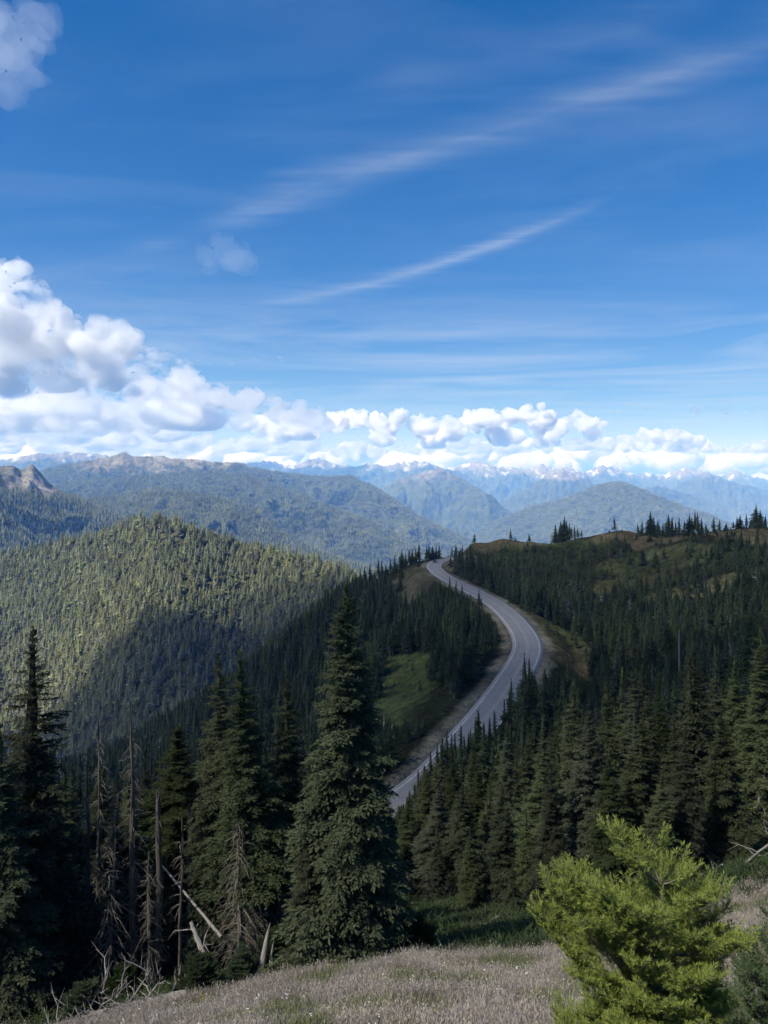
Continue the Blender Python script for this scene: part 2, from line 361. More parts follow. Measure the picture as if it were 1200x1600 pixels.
def ground_colours():
    x, y, z, w, rd = GX, GY, GZ, GW, GRD
    C = np.zeros(x.shape+(3,))
    def put(mask, c): C[:] = C*(1-mask[...,None]) + np.array(c)*mask[...,None]
    put(np.ones(x.shape), (0.030, 0.034, 0.018))
    f1 = fbm(x/40, y/40, 4, 11); f2 = fbm(x/6, y/6, 4, 12)
    put(sstep(f1+f2*.4, 0, .9)*.6, (0.055, 0.075, 0.026))
    # foreground slope of dry grass, green under its lower edge
    fg = 1-sstep(y+0.8*fbm(x/2, y/2, 3, 3), 19.0, 23.0)
    put(fg, (0.20, 0.16, 0.12))
    put(fg*sstep(f2, -.2, .8)*.5, (0.10, 0.105, 0.06))
    mid = sstep(y, 19.5, 23)*(1-sstep(y, 34, 42)); put(mid*.8, (0.045, 0.062, 0.022))
    m, dry = meadow(x, y); near = (w == -1)
    put(m*near*(1-dry), (0.082, 0.104, 0.038))
    put(m*near*dry, (0.125, 0.102, 0.060))
    put(m*near*sstep(f2, 0.0, 0.7)*.55, (0.05, 0.07, 0.026)); f3 = fbm(x/2.5, y/4, 3, 19); put(m*near*sstep(f3, 0.1, 0.7)*.5, (0.13, 0.12, 0.06)); put(m*near*sstep(-f3, 0.2, 0.7)*.5, (0.035, 0.05, 0.02))
    # road shoulders and cut banks
    a = np.abs(rd); bank = (1-sstep(a+.8*f2, 6.0, 8.6))*near
    put(bank, (0.23, 0.215, 0.155)); put(bank*sstep(f2, -0.1, 0.7)*.4, (0.13, 0.135, 0.08))
    gm_ = (1-sstep(ell(x, y, 5.5, 216, 8.5, 34, -0.06)+.7*f2+.4*fbm(x/2, y/3, 3, 23), .5, 1.6))*near*sstep(a, 7, 9); put(gm_*.6, (0.115, 0.145, 0.052)); put(gm_*sstep(fbm(x/4, y/9, 3, 24), -.1, .5)*.5, (0.14, 0.14, 0.07)); put(gm_*sstep(fbm(x/1.5, y/2.5, 3, 25), .2, .6)*.6, (0.05, 0.07, 0.028))
    put((1-sstep(a, 4.7, 5.4))*near, (0.19, 0.18, 0.165))
    cut = (1-sstep(np.hypot(x-42, (y-412)*.8)+3*f2, 10, 15))*sstep(a, 4.5, 5.5)*near; put(cut, (0.27, 0.22, 0.17))
    lb = (1-sstep(np.hypot((x-18), (y-395)*.45)+4*f2, 12, 18))*sstep(a, 4.5, 5.5)*(rd > 0)*near; put(lb*.55, (0.19, 0.175, 0.12)); put(lb*sstep(f2, -.1, .5)*.5, (0.06, 0.085, 0.035))
    # far slopes: forest, with meadow, scree and snow towards the crests
    far = (w >= 0)*1.0
    put(far, (0.024, 0.034, 0.022))
    s = np.maximum(y, 500)/6000.
    xa, ya = x+.5*y, y-.5*x
    g1 = fbm(x/(600*s), z/(170*s), 5, 70)+.5*fbm(xa/(500*s), ya/(700*s), 4, 78); g2 = fbm(x/(90*s), z/(45*s)+ya/(300*s), 4, 71); g3 = ridged(xa/(120*s), z/(75*s)+ya/(400*s), 6, 72, .65)
    put(far*sstep(g1, -.4, .8)*.6, (0.065, 0.080, 0.036)); put(far*sstep(g3+.5*g2, -.1, .5)*.55, (0.085, 0.095, 0.045)); put(far*sstep(-g3+.4*g2, .1, .6)*.6, (0.018, 0.027, 0.020))
    def band(i, lo, hi):                      # 1 above height hi on ridge i
        return (w == i)*sstep(z+40*s*g1+25*s*g2, lo, hi)
    tan = (0.17, 0.15, 0.085); rock = (0.18, 0.165, 0.15); grn = (0.08, 0.10, 0.04); snow = (0.42, 0.435, 0.46)
    put((w == 1)*1.0, (0.050, 0.060, 0.030))
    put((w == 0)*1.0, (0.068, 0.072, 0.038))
    # crag on the left
    b = band(1, -25, 20)*sstep(g3+g1*.6, -.35, .35); put(b, grn); put(b*sstep(g2+g1, -.2, .5), tan)
    rk = (1-sstep(ell(x, y, -1245, 2700, 95, 170)+.5*g2, .5, 1.3))*(w == 1); put(rk, (0.225, 0.21, 0.18))
    rk = (1-sstep(ell(x, y, -1340, 2720, 60, 150)+.5*g2, .5, 1.3))*(w == 1); put(rk, (0.19, 0.185, 0.14))
    # main ridge
    up = band(4, 40, 150); west = sstep(x, -2900, -1700)
    put(up*sstep(g3+g2*.5, -.1, .35), tan); put(up*sstep(-g3+g2*.6, 0.05, .45)*.7, (0.045, 0.06, 0.03))
    put(up*sstep(g2*1.2+g3, .45, .8)*.8, (0.19, 0.17, 0.145))
    red = (1-sstep(ell(x, y, -1180, 5400, 230, 380)+.7*g2, .4, 1.2))*(w == 4); put(red*.8, (0.16, 0.115, 0.09))
    for i, lo, hi, rc in ((5, 220, 330, rock), (6, 130, 260, rock), (7, -20, 90, rock), (8, 60, 230, rock), (9, 20, 120, rock), (12, 20, 190, rock), (11, -110, 30, grn)):
        b = band(i, lo, hi); put(b, rc); put(b*sstep(g2, .1, .6)*.6, (0.07, 0.065, 0.06))
    put(band(10, -60, 0)*sstep(g3, .3, .55)*.6, (0.14, 0.13, 0.11))
    sn = fbm(x/(70*s), z/(45*s), 4, 75)+.7*ridged(xa/(45*s), z/(35*s)+ya/(300*s), 3, 76)
    for i, lo, hi, th in ((4, 150, 210, 1.25), (5, 200, 330, .85), (6, 80, 240, .72), (8, 0, 180, .66), (12, 20, 180, .7), (9, 90, 160, .95), (7, 40, 120, 1.0)):
        put(band(i, lo, hi)*sstep(sn, th, th+.14), snow)
    return C
GC = ground_colours()
def ground_material():
    m = NT('ground'); at = m.n('ShaderNodeAttribute', attribute_name='tint').outputs[0]
    pos = m.n('ShaderNodeNewGeometry').outputs['Position']
    d = m.n('ShaderNodeVectorMath', {0: pos}, operation='LENGTH').outputs['Value']
    n1 = m.noise(9.0, 6, 0.7, pos); n2 = m.noise(0.6, 6, 0.65, pos); n3 = m.noise(0.045, 7, 0.65, pos); n4 = m.noise(0.011, 6, 0.62, pos)
    # the same broken-up earth at every size, so no distance looks smooth
    f = m.math('MULTIPLY', m.math('MULTIPLY_ADD', n1, 0.9, 0.55), m.math('MULTIPLY_ADD', n2, 1.1, 0.45))
    f = m.math('MULTIPLY', f, m.math('MULTIPLY', m.math('MULTIPLY_ADD', n3, 2.6, -0.3, clamp=False), m.math('MULTIPLY_ADD', n4, 1.8, 0.1)))
    v = m.n('ShaderNodeVectorMath', {0: at, 3: f}, operation='SCALE')
    b = m.n('ShaderNodeBump', {'Strength': 1.0, 'Distance': 45.0, 'Height': m.noise(0.018, 8, 0.68, pos)})
    b2 = m.n('ShaderNodeBump', {'Strength': 0.6, 'Distance': 0.25, 'Height': m.noise(1.6, 6, 0.65, pos), 'Normal': b.outputs[0]})
    return m.done(m.n('ShaderNodeBsdfDiffuse', {'Color': v.outputs[0], 'Roughness': 0.9, 'Normal': b2.outputs[0]}).outputs[0])
_q = np.arange(NU*NV).reshape(NV, NU)
_F = np.stack([_q[:-1,:-1].ravel(), _q[:-1,1:].ravel(), _q[1:,1:].ravel(), _q[1:,:-1].ravel()], 1)
_V = np.stack([GX.ravel(), GY.ravel(), GZ.ravel()], 1)
# earth behind and beside the viewer, so that the sheet does not end at his heels
ground = link('ground', mesh_from('ground', _V, _F, ground_material(), True, colors=np.concatenate([GC.reshape(-1,3), np.ones((NU*NV,1))], 1)))
tag(ground, kind='structure')

# ---------------------------------------------------------------- the road
def asphalt_material():
    m = NT('asphalt'); pos = m.n('ShaderNodeNewGeometry').outputs['Position']
    at = m.n('ShaderNodeAttribute', attribute_name='tint').outputs['Fac']
    n = m.noise(0.25, 6, 0.6, pos); n2 = m.noise(7.0, 4, 0.6, pos)
    c = m.ramp(n, [(0.3, (0.155, 0.148, 0.138)), (0.7, (0.215, 0.205, 0.190))])
    c = m.mix(m.math('MULTIPLY', m.math('MULTIPLY_ADD', n2, 1.0, 0.2), at), c, (0.25, 0.238, 0.22, 1))
    return m.done(m.n('ShaderNodeBsdfPrincipled', {'Base Color': c, 'Roughness': 0.85}).outputs[0])
def paint_material(name, col):
    m = NT(name); pos = m.n('ShaderNodeNewGeometry').outputs['Position']
    n = m.noise(1.3, 6, 0.7, pos)
    c = m.mix(m.ramp(n, [(0.35, (0,0,0)), (0.55, (1,1,1))]), (0.19, 0.184, 0.178, 1), (*col, 1))
    return m.done(m.n('ShaderNodeBsdfPrincipled', {'Base Color': c, 'Roughness': 0.7}).outputs[0])
def ribbon(offs, zs, s0=0, s1=None, tint=None):
    """strip along the road between side offsets"""
    C = ROADC[s0:s1]; N = RN[s0:s1]; k = len(offs); V = []
    for o, z in zip(offs, zs): V.append(np.stack([C[:,0]+N[:,0]*o, C[:,1]+N[:,1]*o, np.full(len(C), ROAD_Z+z)], 1))
    V = np.stack(V, 1); n = len(C); q = np.arange(n*k).reshape(n, k)
    F = np.stack([q[:-1,:-1].ravel(), q[:-1,1:].ravel(), q[1:,1:].ravel(), q[1:,:-1].ravel()], 1)
    col = None
    if tint is not None: col = np.repeat(np.tile(np.array(tint)[None,:], (n,1)).reshape(-1,1), 4, 1)
    return V.reshape(-1,3), F, col
_o = [4.35, 4.3, 2.9, 2.4, 1.8, 1.2, 0.6, 0, -0.6, -1.2, -1.8, -2.4, -2.9, -4.3, -4.35]
V, F, col = ribbon(_o, [-0.3, 0, .02,.03,.035,.04,.045,.05,.045,.04,.035,.03,.02, 0, -0.3], tint=[.8,.8,.3,0,.5,0,.4,.7,.4,0,.5,0,.3,.8,.8])
tag(link('road', mesh_from('road', V, F, asphalt_material(), False, colors=col)), kind='structure')
white = paint_material('white_paint', (0.62, 0.62, 0.59)); yellow = paint_material('yellow_paint', (0.34, 0.30, 0.20))
for o in (3.45, -3.45):
    V, F, _ = ribbon([o+.08, o-.08], [.036, .036])
    tag(link('edge_line', mesh_from('edge_line', V, F, white)), kind='structure')
for o in (.14, -.14):
    V, F, _ = ribbon([o+.05, o-.05], [.062, .062])
    tag(link('centre_line', mesh_from('centre_line', V, F, yellow)), kind='structure')
# ---------------------------------------------------------------- conifers
def nrm(v): return v/np.maximum(np.linalg.norm(v, axis=-1, keepdims=True), 1e-9)
def kites(P, D, S, L, W, back=0.0):
    """leaf-sized pointed faces: base P, direction D, side S, length L, half-width W"""
    L = L[:,None]; W = W[:,None]
    mid = P + D*L*0.45
    V = np.stack([P, mid+S*W, P+D*L, mid-S*W], 1)
    return V.reshape(-1,3), np.arange(len(P)*4).reshape(-1,4)
def tube(path, rad, k=6):
    """closed tapered tube along path (n,3)"""
    path = np.asarray(path, float); n = len(path); T = nrm(np.gradient(path, axis=0))
    ref = np.where(np.abs(T[:,2:3]) > 0.9, np.array([[1.,0,0]]), np.array([[0,0,1.]])); A = nrm(np.cross(T, ref)); B = np.cross(T, A)
    th = np.arange(k)*2*np.pi/k
    V = path[:,None] + (A[:,None]*np.cos(th)[None,:,None] + B[:,None]*np.sin(th)[None,:,None])*np.asarray(rad)[:,None,None]
    q = np.arange(n*k).reshape(n,k); r = np.roll(q, -1, 1)
    F = np.stack([q[:-1].ravel(), r[:-1].ravel(), r[1:].ravel(), q[1:].ravel()], 1)
    return V.reshape(-1,3), F
def join(parts):
    Vs, Fs, o = [], [], 0
    for V, F in parts: Vs.append(V); Fs.append(np.asarray(F)+o); o += len(V)
    return np.concatenate(Vs), np.concatenate(Fs)
def crown(h, rb, nb, nt, nk, seed, z0=0.08, power=0.8, gap=0.25, kl=0.22, kw=0.30, droop=0.28, spire=0.1, thin=None, roll=.45, core=.42):
    """crown of a conifer: nb boughs round the trunk, nt twigs each side of a bough, nk sprays on a twig.
    h height, rb bough length at the base; thin(t) gives the share of boughs alive at relative height t"""
    g = np.random.default_rng(seed)
    t = 1-g.uniform(0, 1, nb)**.82; t = np.sort(np.clip(t, 0, .995))          # more boughs low down
    t = z0 + (1-z0)*t
    lev = np.round(t*h/0.33)/(h/0.33); t = lev + g.normal(0, .012, nb); t = np.where(t > .985, g.uniform(.8, .985, nb), t); t = np.clip(t, z0, .985)       # loose whorls
    if thin is not None:
        k = g.uniform(0, 1, nb) < thin(t); t = t[k]; nb = len(t)
    az = g.uniform(0, 2*np.pi, nb)
    sx = g.uniform(0, 2*np.pi, 3); lob = 1 + gap*(np.sin(az*2+t*9+sx[0])*.5 + np.sin(az*3-t*17+sx[1])*.5) + g.normal(0, gap*.55, nb)
    prof = (1-t)**power; prof = np.where(t > 1-spire*2.2, np.maximum(prof*0.9, (1-t)*0.8), prof)
    L = np.clip(rb*prof*np.clip(lob, .35, 1.7), 0.02*rb, None)
    up = np.interp(t, [0, .5, .85, 1], [-.35, -.18, .25, 1.1]) + g.normal(0, .12, nb)     # low boughs hang, top ones rise
    base = np.stack([np.zeros(nb), np.zeros(nb), t*h], 1)
    out = np.stack([np.cos(az), np.sin(az), up], 1); out = nrm(out)
    hor = nrm(np.stack([-np.sin(az), np.cos(az), np.zeros(nb)], 1))
    # twigs
    s = (np.arange(nt)+.5)/nt
    S = np.broadcast_to(0.16+0.84*s, (2, nb, nt)) + g.uniform(-.5, .5, (2, nb, nt))/nt*.8; S = np.clip(S, .05, 1.0)
    sg = np.array([1., -1.])[:,None,None,None]
    Lb = L[None,:,None,None]; Sb = S[...,None]
    bow = -droop*Sb**1.3*(1-Sb*.55)                       # boughs sag, then lift at the tip
    P = base[None,:,None] + out[None,:,None]*Lb*Sb + np.array([0,0,1.])*Lb*bow
    ang = g.uniform(.75, 1.05, S.shape)[...,None]*(1-.55*Sb**3)
    TD = nrm(out[None,:,None]*np.cos(ang) + hor[None,:,None]*sg*np.sin(ang) + np.array([0,0,1.])*(g.normal(-.10, .16, S.shape)[...,None]))
    TL = (L[None,:,None]*(0.42*(1-S*.72)+.08))*g.uniform(.7, 1.25, S.shape)
    TL = np.maximum(TL, .022*rb)
    tw = np.concatenate([P.reshape(-1,3)]), TD.reshape(-1,3), TL.ravel()
    P, TD, TL = tw; n = len(P)
    # sprays along each twig
    q = (np.arange(nk)+.3)/nk if nk > 1 else np.array([0.0])
    PP = P[:,None] + TD[:,None]*(TL[:,None]*q[None,:]*.8)[...,None] + np.array([0,0,-1.])*(TL[:,None]*q[None,:]**2*.18)[...,None]
    side = nrm(np.cross(TD, np.array([0,0,1.])))[:,None]
    if nk > 1:
        a2 = g.uniform(.35, .95, (n, nk, 1))*np.where(np.arange(nk) % 2 == 0, 1, -1)[None,:,None]; a2[:,-1] *= .2
    else: a2 = g.normal(0, .25, (n, 1, 1))
    DD = nrm(TD[:,None]*np.cos(a2) + side*np.sin(a2) + np.array([0,0,1.])*g.normal(-.06, .22, (n, nk, 1)))
    SS = nrm(np.cross(DD, nrm(g.normal(0, roll, (n, nk, 3)) + np.array([0,0,1.]))))
    LL = (TL[:,None]*(kl*2.2 if nk > 1 else 1.25)*g.uniform(.7, 1.3, (n, nk))); WW = LL*kw*g.uniform(.7, 1.3, (n, nk))
    PP, DD, SS, LL, WW = [a.reshape(-1, 3) if a.ndim == 3 else a.ravel() for a in (PP, DD, SS, LL, WW)]
    # leader at the top
    m = max(6, nb//14); tz = g.uniform(.90, 1.0, m)*h; a = g.uniform(0, 6.28, m)
    lp = np.stack([np.zeros(m), np.zeros(m), tz], 1); ld = nrm(np.stack([np.cos(a)*.6, np.sin(a)*.6, np.ones(m)*.8], 1)); ls = nrm(np.cross(ld, g.normal(0, 1, (m, 3))))
    ll = np.full(m, .03*rb+.012*h)
    V, F = kites(np.vstack([PP, lp]), np.vstack([DD, ld]), np.vstack([SS, ls]), np.concatenate([LL, ll]), np.concatenate([WW, ll*.3]))
    tone = np.clip(g.normal(.5, .22, len(F)), 0, 1)
    col = np.repeat(np.stack([tone, tone, tone, np.ones_like(tone)], 1), 4, 0)
    if core:                                            # the dense twiggy middle of the crown, lumpy, so that little shows through
        nr, ns = 9, 9; tz = np.linspace(z0+.02, .97, nr); th = np.arange(ns)*2*np.pi/ns
        rr = core*rb*np.clip((1-tz)**power, .01, 1)[:,None]*g.uniform(.55, 1.35, (nr, ns)); rr[0] *= .3
        zz_ = tz[:,None]*h+g.normal(0, .02*h, (nr, ns))
        CV = np.stack([rr*np.cos(th), rr*np.sin(th), zz_], -1).reshape(-1, 3); q_ = np.arange(nr*ns).reshape(nr, ns); r_2 = np.roll(q_, -1, 1)
        CF = np.stack([q_[:-1].ravel(), r_2[:-1].ravel(), r_2[1:].ravel(), q_[1:].ravel()], 1)+len(V)
        V = np.vstack([V, CV]); F = np.vstack([F, CF]); tc = g.uniform(.1, .75, len(CV)); col = np.vstack([col, np.stack([tc, tc, tc, np.ones_like(tc)], 1)])
    return V, F, col
def trunk_geo(h, r, seed, k=7, seg=9, lean=0.01):
    g = np.random.default_rng(seed); z = np.linspace(-.06*h-.3, h*.985, seg)
    w = np.cumsum(g.normal(0, lean*h/seg, (seg, 2)), 0); w -= w[1]
    rad = r*np.clip(1-z/h, 0.03, 1)**.85*(1+.5*np.exp(-np.clip(z, 0, None)/(.35))); 
    return tube(np.column_stack([w*0.5, z]), rad, k)
def bare_branches(h, rb, n, seed, t0=.05, t1=.95, r=.018, sub=2, droop=.5, power=.6, k=3):
    """dead boughs, each with a few bare twigs"""
    g = np.random.default_rng(seed); parts = []
    for i in range(n):
        t = g.uniform(t0, t1); a = g.uniform(0, 6.28); L = rb*(1-t)**power*g.uniform(.35, 1.15)
        d = np.array([math.cos(a), math.sin(a), g.normal(-.05, .25)]); s = np.linspace(0, 1, 5)
        p = np.array([0, 0, t*h]) + d*L*s[:,None] + np.array([0,0,-1.])*(droop*L*s**1.8)[:,None] + g.normal(0, .03*L, (5,3))*s[:,None]
        parts.append(tube(p, r*(1-s*.8)*(.6+L/rb*.6), k))
        for j in range(sub):
            q = p[g.integers(1, 4)]; e = d*g.uniform(.2, .8) + g.normal(0, .5, 3) + np.array([0,0,-.35]); l2 = L*g.uniform(.2, .45)
            pp = q + e*l2*np.linspace(0, 1, 3)[:,None] + np.array([0,0,-1.])*(.25*l2*np.linspace(0,1,3)**2)[:,None]
            parts.append(tube(pp, r*.45*np.array([1,.7,.3]), k))
    return join(parts)

def needle_material(name, dark, light, lichen=None, trans=0.12):
    m = NT(name); at = m.n('ShaderNodeAttribute', attribute_name='tint').outputs['Fac']
    rnd = m.n('ShaderNodeObjectInfo').outputs['Random']
    pos = m.n('ShaderNodeNewGeometry').outputs['Position']
    c = m.mix(at, (*dark, 1), (*light, 1))
    c = m.mix(m.math('MULTIPLY', m.noise(1.7, 3, .6, pos), 0.55), c, (dark[0]*1.1, dark[1]*.75, dark[2]*.7, 1))
    hs = m.n('ShaderNodeHueSaturation', {'Hue': m.math('MULTIPLY_ADD', rnd, 0.035, 0.478), 'Saturation': m.math('MULTIPLY_ADD', m.math('FRACT', m.math('MULTIPLY', rnd, 7.13)), .5, .7),
                                        'Value': m.math('MULTIPLY_ADD', m.math('FRACT', m.math('MULTIPLY', rnd, 3.7)), .7, .65), 'Color': c}).outputs[0]
    a = m.n('ShaderNodeBsdfDiffuse', {'Color': hs, 'Roughness': .6}).outputs[0]
    b = m.n('ShaderNodeBsdfTranslucent', {'Color': hs}).outputs[0]
    return m.done(m.n('ShaderNodeMixShader', {0: trans, 1: a, 2: b}).outputs[0])
def wood_material(name, c1, c2, scale=6.0):
    m = NT(name); tc = m.n('ShaderNodeTexCoord').outputs['Object']
    mp = m.n('ShaderNodeMapping', {0: tc, 'Scale': (scale*3, scale*3, scale*.5)}).outputs[0]
    n = m.noise(1.0, 6, .65, mp); rnd = m.n('ShaderNodeObjectInfo').outputs['Random']
    c = m.ramp(n, [(.3, c1), (.7, c2)])
    c = m.n('ShaderNodeHueSaturation', {'Value': m.math('MULTIPLY_ADD', rnd, .5, .75), 'Color': c}).outputs[0]
    bp = m.n('ShaderNodeBump', {'Strength': .7, 'Distance': .03, 'Height': n}).outputs[0]
    return m.done(m.n('ShaderNodeBsdfPrincipled', {'Base Color': c, 'Roughness': .9, 'Normal': bp}).outputs[0])
NEEDLE = needle_material('fir_needles', (.038, .054, .028), (.100, .125, .064))
NEEDLE_F = needle_material('forest_needles', (.036, .056, .030), (.095, .128, .066), trans=.2)
NEEDLE_SUN = needle_material('sunlit_needles', (.125, .152, .082), (.325, .375, .215), trans=.35)  # sunlight painted in: paler copy of the fir needles for the distant slopes
BARK = wood_material('bark', (.055, .045, .036), (.15, .13, .11))
GREY = wood_material('weathered_wood', (.16, .145, .125), (.36, .335, .30))
LICHEN = wood_material('lichened_twigs', (.10, .09, .068), (.25, .23, .172), 3.0)

def cmesh(name, args, mat): V, F, c = crown(**args); return mesh_from(name, V, F, mat, colors=c)
def tmesh(name, geo, mat, smooth=True): return mesh_from(name, geo[0], geo[1], mat, smooth=smooth)
# unit-size kinds: height 1 m each is awkward for twig sizes, so every kind has its true height and is scaled a little
KIN = {}                                            # name -> dict(h, r, parts=[(part name, mesh)])
def kind(name, h, rb, trunk_r, near, seed, **kw):
    lod = dict(near=dict(nb=640, nt=9, nk=9, kl=.145, kw=.24, core=.22), mid=dict(nb=300, nt=3, nk=2, kl=.40, kw=.42, roll=.8), far=dict(nb=90, nt=2, nk=1, kw=.46, roll=1.1))[near]
    a = dict(h=h, rb=rb, seed=seed); a.update(lod)
    dead = kw.pop('dead', 0); mt = kw.pop('mat', None); a.update(kw)
    parts = [('crown', cmesh('crown', a, mt or (NEEDLE if near == 'near' else NEEDLE_F))),
             ('trunk', tmesh('trunk', trunk_geo(h, trunk_r, seed, 8 if near == 'near' else 4, 12 if near == 'near' else 5), BARK))]
    if dead: parts.append(('dead_branches', tmesh('dead_branches', bare_branches(h, rb*1.0, dead, seed+5, .03, .45, .016, 4, .75), LICHEN, False)))
    KIN[name] = dict(h=h, r=rb, parts=parts)
kind('n0', 11.0, 1.75, .20, 'near', 11, nb=900, nt=10, nk=10, power=.62, z0=.02, gap=.30)   # the full dense fir
kind('n1', 11.0, 1.45, .17, 'near', 12, power=.75, z0=.12, gap=.38, dead=60)
kind('n2', 10.0, 1.10, .15, 'near', 13, power=.55, z0=.10, gap=.35, dead=40)
kind('n3', 10.0, 1.30, .18, 'near', 14, power=.80, z0=.30, gap=.45, dead=150, thin=lambda t: np.interp(t, [.3,.5,1], [.45,.9,1]))
kind('n4', 10.0, 1.55, .16, 'near', 15, power=.85, z0=.03, gap=.28)
kind('n5', 9.5, 0.95, .14, 'near', 16, nb=480, power=.45, z0=.35, gap=.5, dead=90)
kind('n6', 11.0, 1.65, .19, 'near', 17, nb=560, power=.70, z0=.10, gap=.55, dead=70, thin=lambda t: np.interp(t, [0,.4,.75,1], [.9,.75,.7,1]))
for i, (rb, p, z0, dd) in enumerate([(1.5,.8,.05,0),(1.15,.6,.10,0),(1.3,.7,.22,26),(1.75,.85,.04,0),(1.0,.5,.3,30)]):
    kind('m%d' % i, 10.0, rb, .15, 'mid', 30+i, power=p, z0=z0, gap=.4, dead=dd)
for i, (rb, p, z0) in enumerate([(1.7,.8,.06),(1.35,.6,.12),(1.5,.7,.2),(2.0,.85,.05),(1.25,.5,.25),(1.6,.75,.1)]):
    kind('f%d' % i, 10.0, rb, .16, 'far', 50+i, power=p, z0=z0, gap=.4)
    kind('h%d' % i, 10.0, rb*1.1, .16, 'far', 70+i, power=p, z0=z0, gap=.45, mat=NEEDLE_SUN)
kind('g0', 10.0, .9, .16, 'far', 91, power=.5, z0=.2, gap=.5, nb=36, mat=GREY, core=0)
kind('g1', 9.0, .6, .2, 'far', 92, power=.4, z0=.3, gap=.5, nb=26, mat=GREY, core=0)
def place(kd, name, x, y, height, width=1.0, label=None, cat='tree', group=None, sink=0.1, rot=None):
    K = KIN[kd]; e = link(name, None, loc=(x, y, float(gz(x, y))-sink))
    s = height/K['h']; e.scale = (s*width, s*width, s); e.empty_display_size = .2
    e.rotation_euler = (float(rng.normal(0, .018)), float(rng.normal(0, .018)), rot if rot is not None else float(rng.uniform(0, 6.28)))
    for pn, me in K['parts']: link(pn, me, parent=e)
    return tag(e, label, cat, group)
